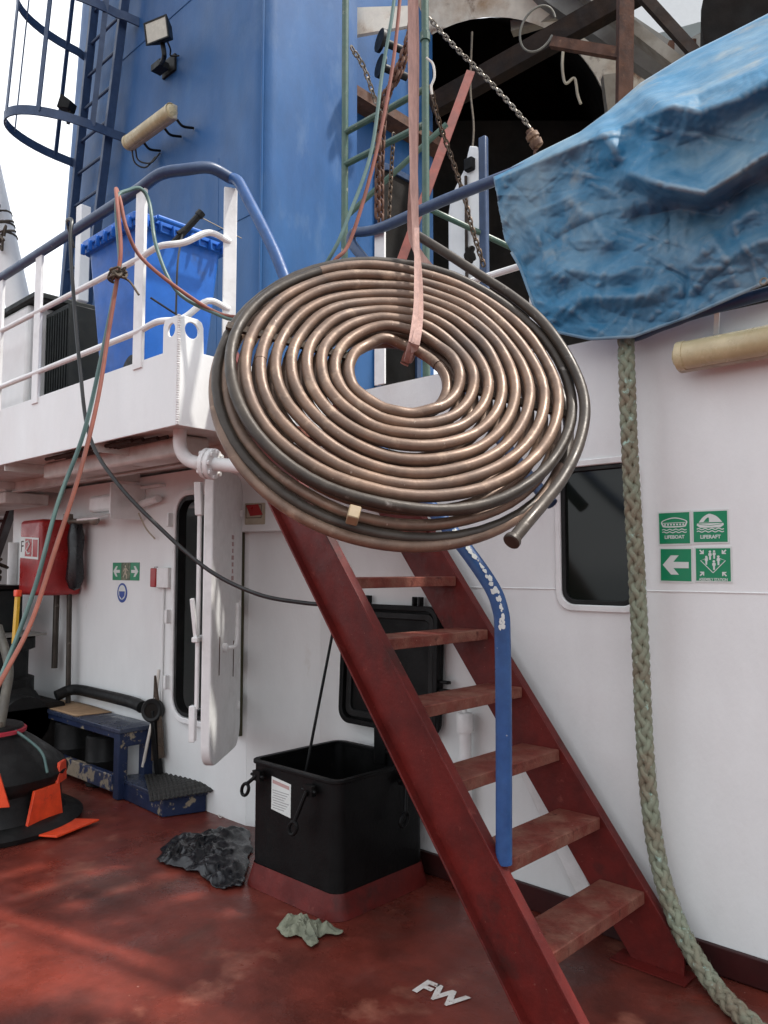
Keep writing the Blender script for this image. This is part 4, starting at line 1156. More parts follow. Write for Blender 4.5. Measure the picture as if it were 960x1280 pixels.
# ================================================================== ON THE PLATFORM
# wheelie bin
wb = thing('wheelie_bin', 'bright blue plastic wheelie bin behind the platform railing', 'bin', (-4.42, 2.56, ZP - .015))
bx_, by_ = -4.54, 2.62
b = MB(); rg = []
for z, sx, sy, r in ((ZP + .0, .24, .22, .05), (ZP + .08, .255, .235, .05), (ZP + .95, .325, .30, .05), (ZP + .95, .35, .325, .05), (ZP + 1.02, .355, .33, .05)):
    rg.append([b.bm.verts.new((bx_ + p[0], by_ + p[1], z)) for p in rrect(-sx, sx, -sy, sy, r)])
for A_, B_ in zip(rg, rg[1:]):
    for k in range(len(A_)): b.bm.faces.new((A_[k], A_[(k + 1) % len(A_)], B_[(k + 1) % len(A_)], B_[k]))
b.bm.faces.new(rg[0][::-1])
obj('body', b, 'bin', wb, bevel=.006, solid=.006)
b = MB()
o_, i_ = rrect(-.365, .365, -.34, .34, .05), [rrect(-.32, .32, -.295, .295, .04)]
b.prism(o_, (bx_, by_, 0), X_, Y_, ZP + .985, ZP + 1.03, i_)
for k in range(7): b.box((bx_ - .3 + .1 * k, by_ - .345, ZP + .97), (.014, .03, .07)); b.box((bx_ + .37, by_ - .27 + .09 * k, ZP + .97), (.03, .014, .07))
obj('rim', b, 'bin', wb, bevel=.005)
b = MB().tube([V((bx_ + .44, by_ - .24, ZP + .99)), V((bx_ + .44, by_ + .24, ZP + .99))], .017, 10)
for s in (-.24, 0, .24): b.tube([V((bx_ + .36, by_ + s, ZP + .97)), V((bx_ + .44, by_ + s, ZP + .99))], .014, 8)
obj('handle', b, 'bin', wb)
for s in (-.2, .2):
    w_ = obj('wheel', MB().lathe([(.0, -.03), (.085, -.03), (.10, -.02), (.10, .02), (.085, .03), (.0, .03)], V((bx_ + .22, by_ + s * 1.25, ZP + .09)), Y_, 20), 'rubber', wb)
# tool stuck in the bin
A_, B_ = atD(228, 292, 4.6), atD(248, 270, 4.62)
b = MB().tube([A_ - (B_ - A_) * .6, B_], .020, 10); b.tube([B_, B_ + (B_ - A_) * .22], .026, 10); b.tube([A_ + V((.0, -.03, -.01)), A_ + V((.02, .03, .05))], .014, 8)
tg_ = thing('spray_lance', 'black hand gun with thin wire stuck over the rim of the blue bin', 'spray gun', A_)
obj('grip', b, 'rubber', tg_); obj('wire', MB().tube([B_, atD(302, 298, 4.75)], .003, 5), 'silver', tg_)
obj('hanging_lead', MB().tube(catmull([A_, atD(222, 330, 4.3), atD(220, 390, 4.25), atD(219, 392, 4.25), atD(188, 372, 4.2)], 6), .006, 6), 'hose_black', tg_)
# dark crate and white locker further left
b = MB().box((-5.50, 2.62, ZP + .37), (.38, .42, .78)); 
for k in range(9): b.box((-5.50 - .16 + .04 * k, 2.405, ZP + .38), (.012, .012, .70))
cr = tag(obj('plastic_crate', b, 'crate', bevel=.01), 'tall dark green plastic crate behind the railing left of the blue bin', 'crate')
lk = thing('deck_locker', 'white steel locker with dark lid at the left end of the platform', 'locker', (-6.4, 2.55, ZP))
obj('body', MB().bx(-6.45, -5.80, 2.32, 2.9, ZP - .012, ZP + .85), 'palewhite', lk, bevel=.03)
obj('lid', MB().bx(-6.48, -5.62, 2.30, 2.9, ZP + .853, ZP + .90), 'crate', lk, bevel=.01)
# crane post with rusty rope lashing at far left
p1_, p2_ = atD(-6, 250, 9.0), atD(14, 340, 9.0)
ps = thing('leaning_post', 'leaning white post with a rusty lashing at the left edge', 'post', p2_)
dirp = (p2_ - p1_).normalized()
obj('pole', MB().tube([p1_ - dirp * 1.5, p2_ + dirp * 3.0], .14, 14), 'palewhite', ps)
b = MB()
for k in range(5): 
    cpt = p1_.lerp(p2_, .25 + .07 * k)
    b.lathe([(.142, -.015), (.155, 0), (.142, .015)], cpt, (dirp + V((random.uniform(-.3, .3), random.uniform(-.3, .3), 0))).normalized(), 12)
for k in range(6):
    cpt = p1_.lerp(p2_, random.uniform(.2, .8)) - FW * .15
    b.tube(catmull([cpt, cpt + V((random.uniform(-.1, .2), 0, random.uniform(-.2, .25))), cpt + V((random.uniform(-.1, .3), 0, random.uniform(-.3, .4)))], 4), .015, 5)
obj('lashing', b, 'canvas', ps)
b = MB().box(atD(103, 318, 7.2), (.10, .10, .9)); tag(obj('vent_post', b, 'palewhite', bevel=.01), 'short white post standing behind the blue rail at the funnel', 'post')

# hose bundle: twin gas hoses
def hose(name, label, pts, r, m, cat='hose', seg=10, group=None, n=10):
    return tag(obj(name, MB().tube(catmull(pts, n), r, seg), m), label, cat, group)
hose('gas_hose', 'grey green hose slung over the railing and hanging down to the deck',
     [atD(497, -40, 4.3), atD(490, 20, 4.25), atD(478, 90, 4.2), atD(464, 190, 4.1), atD(436, 270, 4.0), atD(412, 322, 3.95), atD(360, 395, 4.0), atD(300, 400, 3.95), atD(270, 392, 3.95), atD(222, 365, 3.95), atD(196, 310, 3.98), atD(187, 255, 4.05), atD(176, 236, 4.03), atD(160, 238, 3.99), atD(147, 246, 3.94), atD(146, 275, 3.88), atD(150, 330, 3.80), atD(146, 350, 3.78), atD(128, 440, 3.70), atD(105, 540, 3.6), atD(72, 630, 3.5), atD(45, 730, 3.4), atD(14, 815, 3.3), atD(-12, 870, 3.2), atD(-60, 940, 3.1)], .0098, 'hose_green')
hose('gas_hose', 'faded red hose tied to the railing beside the green one',
     [atD(503, -40, 4.3), atD(497, 30, 4.26), atD(488, 100, 4.2), atD(468, 200, 4.1), atD(438, 300, 4.0), atD(415, 330, 3.95), atD(365, 400, 4.0), atD(300, 397, 3.95), atD(265, 388, 3.95), atD(215, 355, 3.9), atD(175, 320, 3.92), atD(158, 285, 3.9), atD(150, 250, 3.94), atD(145, 236, 3.98), atD(147, 258, 3.88), atD(151, 310, 3.80), atD(147, 345, 3.77), atD(135, 420, 3.70), atD(122, 500, 3.6), atD(100, 590, 3.5), atD(68, 690, 3.4), atD(40, 775, 3.3), atD(10, 835, 3.2), atD(-30, 905, 3.1)], .0098, 'hose_red')
b = MB()
kc = atD(148, 345, 3.78)
for k in range(8):
    b.tube(catmull([kc + V((random.uniform(-.06, .06), random.uniform(-.04, .03), random.uniform(-.03, .03))) for _ in range(4)], 5, closed=True), .006, 6, closed=True)
b.tube(catmull([kc, kc + V((.05, .03, -.03)), kc + V((.09, .06, -.10))], 5), .006, 6)
tag(obj('rope_lashing', b, 'canvas'), 'brown rope knot tying the two hoses to the middle rail', 'lashing')
hose('power_cable', 'black cable hanging from the rail and swinging across to the ladder',
     [atD(92, 310, 4.6), atD(86, 285, 4.56), atD(84, 276, 4.46), atD(90, 276, 4.40), atD(88, 300, 4.36), atD(92, 370, 4.33), atD(100, 460, 4.28), atD(112, 545, 4.2), atD(145, 602, 4.1), atD(200, 660, 4.0), atD(260, 712, 3.9), atD(320, 742, 3.8), atD(375, 753, 3.75), atD(415, 755, 3.72), atD(440, 748, 3.8)], .0105, 'hose_black', 'cable')

# ================================================================== LEFT, BELOW THE PLATFORM
hbx = thing('hose_box', 'red fire hose box with white symbols on the shaded wall', 'fire hose box', (-7.1, DY, 1.4))
fx0, fx1 = -6.95, -6.50
q = atY(22, 740, 2.78)
bx0 = q.x; bx1 = bx0 + .42; z0b, z1b = 1.42, 2.06
obj('cabinet', MB().bx(bx0, bx1, 2.78, DY - .002, z0b, z1b), 'hosebox', hbx, bevel=.035, segs=4)
o = V((bx0, 2.78, 0))
pnl = obj('symbol_panel', MB().prism([(.02, 1.74), (.40, 1.72), (.40, 1.90), (.02, 1.92)], o, X_, K_, .001, .003), 'sign_white', hbx)
obj('symbol', MB().prism([(.135, 1.75), (.27, 1.745), (.27, 1.895), (.135, 1.90)], o, X_, K_, .0035, .0045), 'sign_red', pnl)
obj('symbol', MB().prism([(.29, 1.745), (.385, 1.74), (.385, 1.885), (.29, 1.89)], o, X_, K_, .0035, .0045), 'sign_red', pnl)
text('lettering', 'F', .14, o + V((.075, 0, 1.83)), X_, K_, .004, 'skirt', pnl)
q = MB().tube([o + V((p[0], -.006, p[1])) for p in ((.16, 1.87), (.20, 1.88), (.235, 1.85), (.20, 1.82), (.17, 1.80), (.20, 1.77), (.25, 1.775))], .008, 6)
obj('hose_icon', q, 'sign_white', pnl)
b = MB().lathe([(.0, 0), (.045, .02), (.075, .1), (.06, .3), (.07, .45), (.05, .56), (.0, .58)], V((bx1 + .10, 3.04, 1.46)), K_, 14)
tag(obj('black_bag', b, 'bag'), 'black bag hanging beside the red hose box', 'bag')
# hydrant pipe with valve
hy = thing('hydrant_valve', 'grey brass valve on a pipe above the red hose box', 'valve', (bx1 + .3, 3.1, 1.9))
pA, pB = atY(60, 655, 3.02), atY(118, 650, 3.05)
obj('pipe', MB().tube([pA, pA.lerp(pB, .55) + V((0, 0, .0)), pB], .026, 12), 'silver', hy)
obj('wheel', MB().lathe([(.0, -.03), (.03, -.03), (.042, -.01), (.042, .02), (.02, .035), (.0, .035)], pB, V((.6, -.8, 0)), 14), 'silver', hy)
obj('body', MB().lathe([(.0, -.07), (.04, -.07), (.045, 0), (.04, .07), (.0, .07)], pA.lerp(pB, .45), K_, 14), 'silver', hy)
pq = pA.lerp(pB, .45)
obj('down_pipe', MB().tube([pq, V((pq.x, pq.y, 1.6))], .02, 10), 'silver', hy)
def pole(px_, yt, yb, Y, r, m, label):
    a_ = atY(px_, yt, Y); c_ = atY(px_ - 3, yb, Y)
    return tag(obj('pole', MB().tube([a_, c_], r, 10), m), label, 'pole')
pole(88, 655, 885, 3.06, .022, 'steel_pipe', 'long grey pipe leaning on the shaded wall behind the bench')
pole(71, 740, 835, 3.06, .026, 'steel_pipe', 'shorter dark pipe hanging below the red hose box')

# winch / motor block behind the bench
mo = thing('anchor_winch', 'dark grimy winch with stacked drums beside the wall at the left', 'winch', (-6.9, 2.7, 0))
wc = V((-6.95, 2.62, 0))
obj('base', MB().bx(-8.3, -6.45, 2.25, 3.0, .004, .55), 'soot', mo, bevel=.03)
obj('motor', MB().lathe([(.0, .55), (.30, .55), (.32, .6), (.32, .72), (.27, .74), (.27, .95), (.32, .97), (.32, 1.06), (.0, 1.07)], wc + V((-.06, .0, 0)), K_, 24), 'rubber', mo)
obj('gearbox', MB().lathe([(.0, -.5), (.24, -.5), (.28, -.42), (.28, .2), (.20, .3), (.20, .5), (.0, .5)], wc + V((.0, .05, .42)), X_, 20), 'rubber', mo)
obj('brake_drum', MB().lathe([(.0, -.13), (.30, -.13), (.33, -.08), (.33, .08), (.30, .13), (.0, .13)], wc + V((-.55, -.1, .75)), V((.8, -.6, 0)), 24), 'soot', mo)
obj('top_plate', MB().bx(-8.2, -6.75, 2.35, 2.95, 1.075, 1.095), 'grey', mo)
cr2 = thing('tool_crate', 'dark tool crate on top of the winch with rope coil above', 'crate', (-7.4, 2.6, 1.1))
obj('box', MB().bx(-7.85, -7.02, 2.38, 2.85, 1.098, 1.46), 'crate', cr2, bevel=.012)
obj('lid', MB().bx(-7.88, -7.0, 2.36, 2.87, 1.463, 1.50), 'black', cr2, bevel=.01)
b = MB()
for k in range(26):
    c_ = V((-7.45 + random.uniform(-.05, .05), 2.58 + random.uniform(-.05, .05), 1.53 + .012 * k * .6)); rr_ = random.uniform(.12, .24)
    b.tube([c_ + V((math.cos(a_) * rr_, math.sin(a_) * rr_ * .9, .03 * math.sin(a_ * 2 + k))) for a_ in [2 * PI * j / 18 for j in range(18)]], .012, 6, closed=True)
tag(obj('rope_heap', b, 'canvas'), 'heap of coiled brown rope lying on the dark crate', 'rope')
A_ = atY(22, 745, 2.33); B_ = atY(18, 800, 2.33)
yt_ = thing('spirit_level', 'yellow stick with orange tip standing in front of the dark crate', 'tool', B_)
obj('shaft', MB().bar(A_, B_ - K_ * .03, .05, .02, X_), 'yellow', yt_)
obj('tip', MB().box(A_ + K_ * .02, (.06, .04, .05)), 'orange', yt_, bevel=.008)

# bench
bn = thing('work_bench', 'low worn navy blue bench with peeling paint along the shaded wall', 'bench', (-6.2, 3.0, 0))
# corners of the top from the view
TZ = .50
bx0_, bx1_, by0_, by1_ = -6.78, -5.26, 2.84, 3.135
obj('top', MB().bx(bx0_, bx1_, by0_, by1_, TZ - .03, TZ), 'navy', bn, bevel=.004)
b = MB().bx(bx0_ + .03, bx1_ - .03, by0_ + .012, by0_ + .035, TZ - .075, TZ - .032); b.bx(bx1_ - .04, bx1_ - .015, by0_ + .04, by1_ - .04, TZ - .13, TZ - .032)
obj('apron', b, 'bench', bn, bevel=.003)
for x in (bx0_ + .05, bx1_ - .06):
    for y in (by0_ + .045, by1_ - .05):
        obj('leg', MB().bx(x - .04, x + .04, y - .035, y + .035, .004, TZ - .033), 'bench', bn, bevel=.004)
obj('stretcher', MB().bx(bx0_ - .05, bx1_ - .105, by0_ + .0, by0_ + .05, .05, .17), 'peel', bn, bevel=.006, label='lower front board with most of its blue paint peeled off')
obj('stretcher', MB().bx(bx1_ - .085, bx1_ - .035, by0_ + .085, by1_ - .09, .05, .13), 'bench', bn, bevel=.006)
b = MB().grid(lambda u, v: V((bx0_ - .08 + .88 * u + .05 * v, by0_ + .02 + .27 * v, TZ + .006 + .012 * math.sin(u * 3) * v)), 10, 6)
tag(obj('cardboard_sheet', b, 'card', solid=.006), 'brown cardboard sheet lying on the left half of the bench', 'cardboard')
# dark cans added and enlarged to fill the darkness below the bench
for i, (x, y, r, hh_) in enumerate(((-6.30, 2.99, .14, .40), (-5.80, 3.0, .13, .36))):
    q = MB().lathe([(.0, .004), (r, .004), (r, hh_ * .5), (r * 1.03, hh_ * .52), (r, hh_ * .54), (r, hh_), (r * .9, hh_ + .01), (.0, hh_ + .01)], V((x, y, 0)), K_, 20)
    tag(obj('paint_can', q, 'rubber'), ('dark paint can under the middle of the bench', 'dark paint can under the right end of the bench')[i], 'can', 'paint cans under the bench')
# black pipe and wheel behind the bench
b = MB().tube(catmull([atY(70, 870, 2.95), atY(92, 862, 3.08), atY(125, 868, 3.10), atY(165, 878, 3.10), atY(178, 884, 3.08)], 6), .045, 12)
tag(obj('rubber_pipe', b, 'rubber'), 'thick black rubber pipe lying along the back of the bench', 'pipe')
wlc = atY(191, 888, 3.08)
wl = thing('cart_wheel', 'black wheel with fork standing at the right end of the bench', 'wheel', wlc)
obj('tyre', MB().lathe([(.055, -.025), (.075, -.03), (.085, -.018), (.085, .018), (.075, .03), (.055, .025)], wlc, V((.5, -.85, .1)), 24, caps=False), 'rubber', wl)
obj('hub', MB().lathe([(.0, -.02), (.054, -.02), (.054, .02), (.0, .02)], wlc, V((.5, -.85, .1)), 18), 'soot', wl)
obj('fork', MB().bar(wlc, V((wlc.x + .06, wlc.y + .03, .12)), .06, .04, X_), 'black', wl, bevel=.006)
# plank and hose on the wall by the door
b = MB().prism([(-.0, .0), (.16, .05), (.12, .3), (.02, .62)], V((-5.26, DY - .05, .24)), X_, K_, -.008, .008)
tag(obj('plywood_offcut', b, 'wood'), 'brown plywood offcut leaning on the wall between bench and door', 'board')
hose('white_cable', 'white cable hanging down the wall behind the bench end', [V((-5.24, DY - .02, .9)), V((-5.23, DY - .06, .6)), V((-5.25, DY - .09, .4)), V((-5.30, DY - .10, .2))], .012, 'wire', 'cable')
# step platform
spf = thing('door_step', 'low navy blue wooden step in front of the open door', 'step', (-4.9, 3.0, 0))
SZ = .14
sL_, sF, sR = atZ(143, 970, SZ), atZ(204, 996, SZ), atZ(284, 983, SZ); sB = sL_ + sR - sF
qd = [(p.x, min(p.y, DY - .01)) for p in (sL_, sF, sR, sB)]
qm = (sum(p[0] for p in qd) / 4, sum(p[1] for p in qd) / 4)
obj('top', MB().prism(qd, (0, 0, 0), X_, Y_, SZ - .024, SZ), 'navy', spf, bevel=.004)
obj('frame', MB().prism([(qm[0] + (p[0] - qm[0]) * .97, qm[1] + (p[1] - qm[1]) * .97) for p in qd], (0, 0, 0), X_, Y_, .004, SZ - .026), 'bench', spf, bevel=.004)
def mat_fn(u, v):
    A_ = atZ(181, 968, .16).lerp(atZ(250, 958, .16), u); B_ = atZ(188, 1000, .15).lerp(atZ(266, 989, .15), u)
    p = A_.lerp(B_, v); p.z = SZ + .010 + .018 * math.sin(v * 2.5) * (.4 + u) + .0035 * math.sin(u * 90) + .0025 * math.sin(v * 70)
    if v > .8: p.z -= (v - .8) * .1
    return p
tag(obj('rubber_mat', MB().grid(mat_fn, 120, 80), 'mat', solid=.008), 'black ribbed rubber mat lying crooked on the low step', 'mat')
# bollard stub / white elbow at hatch
p0 = atZ(293, 1004, .0)
b = MB().tube(catmull([V((p0.x - .02, p0.y + .04, .03)), V((p0.x, p0.y, .13)), V((p0.x + .07, p0.y - .02, .16)), V((p0.x + .2, p0.y + .0, .16))], 6), .055, 14)
tag(obj('pipe_elbow', b, 'white_trim'), 'short white pipe elbow on the deck left of the black hatch', 'pipe')
hose('thin_wire', 'thin white wire curled on the red deck near the hatch', [atZ(p[0], p[1], .006) for p in ((271, 1014), (275, 1022), (284, 1018), (292, 1024), (302, 1022), (310, 1014), (300, 1012))], .003, 'wire', 'wire', 5)
# bulkhead and stair beyond the left end
b = MB().prism([(0, 0), (2.4, 0), (2.4, 2.36), (.9, 2.36), (0, .0)][:4], V((-11.5, 2.9, 0)), Y_, K_, -.02, .02)
tag(obj('far_bulkhead', b, 'palewhite'), 'bright white bulkhead beyond the left end of the shaded wall', 'wall')
fs = thing('far_stair', 'dark red stair seen at the left edge beyond the hose box', 'stair', (-10.5, 2.4, 0))
A_, B_ = atD(20, 622, 9.5), atD(-14, 720, 9.5)
obj('stringer', MB().bar(A_ + (A_ - B_) * .3, B_ + (B_ - A_) * 3.0, .18, .04, h_), 'skirt', fs)
for k in range(4):
    p = A_.lerp(B_, .3 + .55 * k); obj('step', MB().bar(p, p - R_ * .8, .2, .03, h_), 'skirt', fs)

# drum with orange brackets
dm = thing('rubber_fender', 'black rubber drum with orange brackets and grey hoses at the left edge', 'drum', (-5.47, 2.02, 0))
dc = V((-5.47, 2.02, 0))
prof = [(.0, .004), (.59, .004), (.60, .035), (.56, .06), (.49, .08), (.465, .12), (.455, .24), (.49, .29), (.50, .33), (.47, .38), (.38, .455), (.28, .53), (.225, .565), (.215, .62), (.19, .63), (.0, .62)]
obj('body', MB().lathe(prof, dc, K_, 40), 'rubber', dm)
obj('red_band', MB().lathe([(.214, .575), (.235, .58), (.235, .60), (.214, .605)], dc, K_, 40, caps=False), 'pinkred', dm)
def bracket(px_, py_, z, hgt, foot, wd, ang=None):
    p = atZ(px_, py_, z); rd = V((p.x - dc.x, p.y - dc.y, 0)).normalized() if ang is None else V((math.cos(ang), math.sin(ang), 0))
    tg_ = K_.cross(rd); q = V((dc.x, dc.y, 0)) + rd * .485
    b = MB()
    b.prism([(-wd / 2, z), (wd / 2, z), (wd * .36, z + hgt), (-wd * .30, z + hgt)], q + rd * .0, tg_, K_, -.01, .01)
    if foot: b.prism([(-wd / 2, 0), (wd / 2, 0), (wd * .62, foot), (wd * .1, foot * 1.15), (-wd / 2, foot * .8)], q + K_ * z, tg_, rd * 1, -.008, .008) if False else b.prism([(-wd / 2, .0), (wd / 2, .0), (wd * .7, foot), (-wd * .4, foot * .9)], q + K_ * (z + .004), tg_, rd, .0, .012)
    return obj('bracket', b, 'orange', dm, bevel=.002)
bracket(72, 1035, .03, .24, .24, .32)
bracket(18, 1010, .22, .20, .0, .44, ang=math.radians(-30))
bracket(64, 975, .26, .13, .0, .15, ang=math.radians(45))
hose('grey_hose', 'thick grey hose rising from the drum at the left edge, right one', [dc + V((.14, .02, .59)), dc + V((.11, .06, .80)), dc + V((.05, .1, 1.0)), dc + V((-.15, .1, 1.25))], .030, 'hose_grey', 'hose', 12, 'grey hoses in the rubber drum')
hose('grey_hose', 'thick grey hose rising from the drum at the left edge, bent one', [dc + V((.02, -.08, .60)), dc + V((.05, -.06, .75)), dc + V((.03, .0, .95)), dc + V((-.1, .02, 1.2))], .028, 'hose_grey', 'hose', 12, 'grey hoses in the rubber drum')
b = MB().lathe([(.034, 0), (.036, .02), (.034, .06)], dc + V((.138, .02, .60)), K_, 12); b2 = obj('hose_ferrule', b, 'silver', dm)
hose('green_line', 'thin green line lying over the shoulder of the drum', [dc + V((.19, .10, .60)), dc + V((.29, .16, .535)), dc + V((.38, .20, .465)), dc + V((.46, .20, .36))], .009, 'hose_green', 'line', 6)

# ================================================================== ON THE DECK
def crumple(name, label, cat, outline, m, hgt, seed, solid=.002, freq=9):
    c_ = sum((V(p) for p in outline), V((0, 0, 0))) / len(outline)
    P = catmull(outline, 14, closed=True); n_ = len(P)
    b = MB(); rings = []
    K2 = 40
    def rid(wv):
        v = 0; a_ = 1; tot = 0
        for o_ in range(4):
            v += a_ * (1 - abs(noise.noise(wv * (1.9 ** o_) + V((o_ * 7.3, 0, 0)))) * 2.4); tot += a_; a_ *= .55
        return v / tot
    for j in range(K2 + 1):
        s_ = j / K2; rg = []
        for i, p in enumerate(P):
            edge = 1 + .10 * noise.noise(V((p.x * freq * 1.4, p.y * freq * 1.4, seed + 3))) + .05 * noise.noise(V((p.x * freq * 4, p.y * freq * 4, seed)))
            q = c_.lerp(V(p), max(s_ * edge, .002))
            wv = V((q.x * freq + .8 * noise.noise(V((q.x * freq * .6, q.y * freq * .6, seed + 9))), q.y * freq * .75, seed))
            dx = noise.noise(wv * 1.3 + V((9, 0, 0))) * .035; dy = noise.noise(wv * 1.3 + V((0, 9, 0))) * .03
            z = hgt * max(0.0, .30 + .85 * rid(wv)) * (1 - s_ ** 4 * .75) + .004
            rg.append(b.bm.verts.new((q.x + dx, q.y + dy, z)))
        rings.append(rg)
    for A_, B_ in zip(rings, rings[1:]):
        for k in range(n_):
            f = b.bm.faces.new((A_[k], A_[(k + 1) % n_], B_[(k + 1) % n_], B_[k])); f.smooth = True
    return tag(obj(name, b, m, solid=solid, smooth=70), label, cat)
crumple('plastic_bag', 'crumpled dark plastic sheet lying on the deck beside the hatch', 'plastic bag', [atZ(p[0], p[1], .01) for p in ((196, 1072), (215, 1050), (245, 1042), (280, 1036), (312, 1040), (312, 1090), (290, 1113), (262, 1104), (235, 1086), (208, 1084))], 'bag', .075, 4.0, freq=6.5)
crumple('cleaning_rag', 'crumpled grey green rag lying on the deck in front of the hatch', 'rag', [atZ(p[0], p[1], .01) for p in ((344, 1158), (352, 1150), (372, 1146), (385, 1151), (405, 1158), (424, 1166), (404, 1171), (388, 1184), (376, 1176), (362, 1172), (352, 1170))], 'rag', .06, 9.0, freq=11)
# FW painted letters
fa = (atZ(580, 1262, 0) - atZ(520, 1236, 0)); fa.z = 0; fa.normalize()
fo = atZ(549, 1244, 0); fo.z = .0035
fw_t = text('deck_marking', 'FW', .135, fo, fa, K_.cross(fa), .0005, 'floor_mark', None, 1.0, .006)
tag(fw_t, 'white painted letters FW on the red deck beside the ladder foot', 'marking')
# caster at the hatch
cs = atZ(540, 1085, .0)
b = MB().lathe([(.0, -.02), (.035, -.02), (.04, 0), (.035, .02), (.0, .02)], V((cs.x, cs.y, .045)), V((.7, -.7, 0)), 14); b.bx(cs.x - .03, cs.x + .03, cs.y - .01, cs.y + .05, .05, .12)
tag(obj('drain_valve', b, 'black'), 'small black valve low on the wall between hatch and ladder', 'valve')

# ================================================================== BACKGROUND, UPPER RIGHT
# scaffold
sc_ = thing('scaffold', 'green pipe scaffold frame standing behind the pipe coil', 'scaffold', (-3.8, 4.0, ZP))
SYp = 4.0
xa, xb = -4.18, -3.375
for x in (xa, xb): obj('pole', MB().tube([V((x, SYp, ZP - .012)), V((x, SYp, 8.0))], .026, 12), 'green_pole', sc_)
for (y1p, y2p) in ((165, 103), (205, 145)):
    A_ = atY(433, y1p, SYp); B_ = atY(531, y2p, SYp); B_.z = A_.z + .02
    obj('rung', MB().tube([V((xa, SYp, A_.z)), V((xb, SYp, A_.z + .0))], .024, 10), 'green_pole', sc_)
obj('brace', MB().tube([V((xa, SYp + .05, 4.35)), V((xa + .55, SYp + .55, 5.05))], .022, 10), 'green_pole', sc_)
obj('brace', MB().tube([atD(538, 262, 6.0), atD(640, 310, 6.2)], .022, 10), 'green_pole', sc_)
for s in (.35, .55): obj('clamp', MB().lathe([(.0, -.03), (.036, -.03), (.036, .03), (.0, .03)], V((xb, SYp, 4.3 + s * 3)), K_, 10), 'green_pole', sc_)
# red diagonal bar
A_, B_ = atD(586, 96, 7.0), atD(535, 235, 6.6)
rb = MB().bar(A_ + (A_ - B_) * .05, B_ + (B_ - A_) * .75, .075, .02, R_)
tag(obj('red_strut', rb, 'hosebox' if False else mat('faded_red_strut', (.22, .05, .035), .6, col2=(.15, .035, .025), scale=6)), 'flat faded red strut leaning behind the green scaffold', 'strut')
# white open door leaf behind
dl0 = atD(566, 345, 6.3); dl1 = atD(603, 345, 6.1)
ux = (dl1 - dl0); ux.z = 0; wdo = ux.length; ux.normalize()
zb = ZP - .2; ztp = atD(596, 180, 6.3).z
od = thing('weather_door', 'open white weather door with blue edge behind the scaffold', 'door', V((dl0.x, dl0.y, ZP)))
def arch(w0, w1, z0, z1): return [(w0, z0), (w1, z0), (w1, z1 - .1), (w1 - .03, z1 - .03), (w1 - .10, z1), (w0 + .16, z1 - .18), (w0 + .03, z1 - .35), (w0, z1 - .5)]
obj('leaf', MB().prism(arch(-.03, wdo, ZP - .01, ztp - .05), V((dl0.x, dl0.y, 0)), ux, K_, -.02, .02), 'palewhite', od, bevel=.01)
obj('edge_frame', MB().bar(V((dl1.x, dl1.y, ZP)) + ux * .02, V((dl1.x, dl1.y, ztp - .02)) + ux * .02, .07, .05, ux), 'rail_blue', od, bevel=.012)
obj('stay_rod', MB().tube([V((dl0.x, dl0.y, 3.2)) + ux * .13 - h_ * .05, V((dl0.x, dl0.y, ztp - .3)) + ux * .13 - h_ * .05], .012, 8), 'darkrust', od)
obj('handle', MB().box(V((dl0.x, dl0.y, ztp - .22)) + ux * .17 - h_ * .05, (.08, .06, .10)), 'black', od, bevel=.01)
# blue back wall piece right of the open door
# chains
def chain(name, label, pts, link=.05, wire=.007, m='chain', group='chains of the hoist'):
    P = catmull(pts, 12); b = MB(); acc = 0; k = 0
    L_ = [0]
    for a, c in zip(P, P[1:]): L_.append(L_[-1] + (c - a).length)
    s = 0; j = 0
    while s < L_[-1]:
        while L_[j + 1] < s: j += 1
        p = P[j].lerp(P[j + 1], (s - L_[j]) / max(1e-6, L_[j + 1] - L_[j])); t = (P[j + 1] - P[j]).normalized()
        n_ = t.orthogonal().normalized(); b_ = t.cross(n_); sd = (n_ + b_).normalized() if k % 2 else (n_ - b_).normalized()
        ring_ = []
        for a_ in range(10):
            th = 2 * PI * a_ / 10; cx = math.cos(th); sy = math.sin(th)
            ring_.append(p + t * (cx * link * .36 + (link * .27 if cx > 0 else -link * .27)) + sd * sy * link * .36)
        b.tube(ring_, wire, 5, closed=True)
        s += link * .92; k += 1
    return tag(obj(name, b, m), label, 'chain', group)
chain('hoist_chain', 'bright steel chain running down right to a rusty hook block', [atD(538, 24, 6.0), atD(565, 55, 6.0), atD(610, 100, 6.0), atD(648, 142, 6.0), atD(663, 160, 6.0)], .040, .0065, 'silver')
hk = thing('hook_block', 'rusty brown hook block hanging at the lower end of the bright chain', 'hook', atD(669, 185, 6.0))
A_, B_ = atD(661, 162, 6.0), atD(674, 186, 6.0)
obj('block', MB().lathe([(.0, 0), (.03, .005), (.032, .03), (.05, .04), (.052, .075), (.040, .08), (.040, .095), (.052, .10), (.046, .145), (.026, .155), (.0, .16)], A_, (B_ - A_).normalized(), 12), 'hookrust', hk)
obj('hook', MB().tube([B_ + R_ * (math.cos(a_) * .035) + UP * (-.03 + math.sin(a_) * .035) for a_ in [PI * .6 + k * .35 for k in range(14)]], .012, 8), 'rust', hk)
chain('hoist_chain', 'rusty chain bundle hanging down beside the pink sling', [atD(517, -20, 4.6), atD(512, 40, 4.6), atD(494, 95, 4.6), atD(477, 130, 4.62), atD(473, 190, 4.65), atD(472, 275, 4.7)], .046, .009, 'rust')
chain('hoist_chain', 'second rusty chain twisted along the bundle beside the sling', [atD(512, -20, 4.63), atD(516, 40, 4.64), atD(500, 90, 4.63), atD(483, 126, 4.65), atD(477, 190, 4.68), atD(476, 275, 4.72)], .046, .009, 'rust')
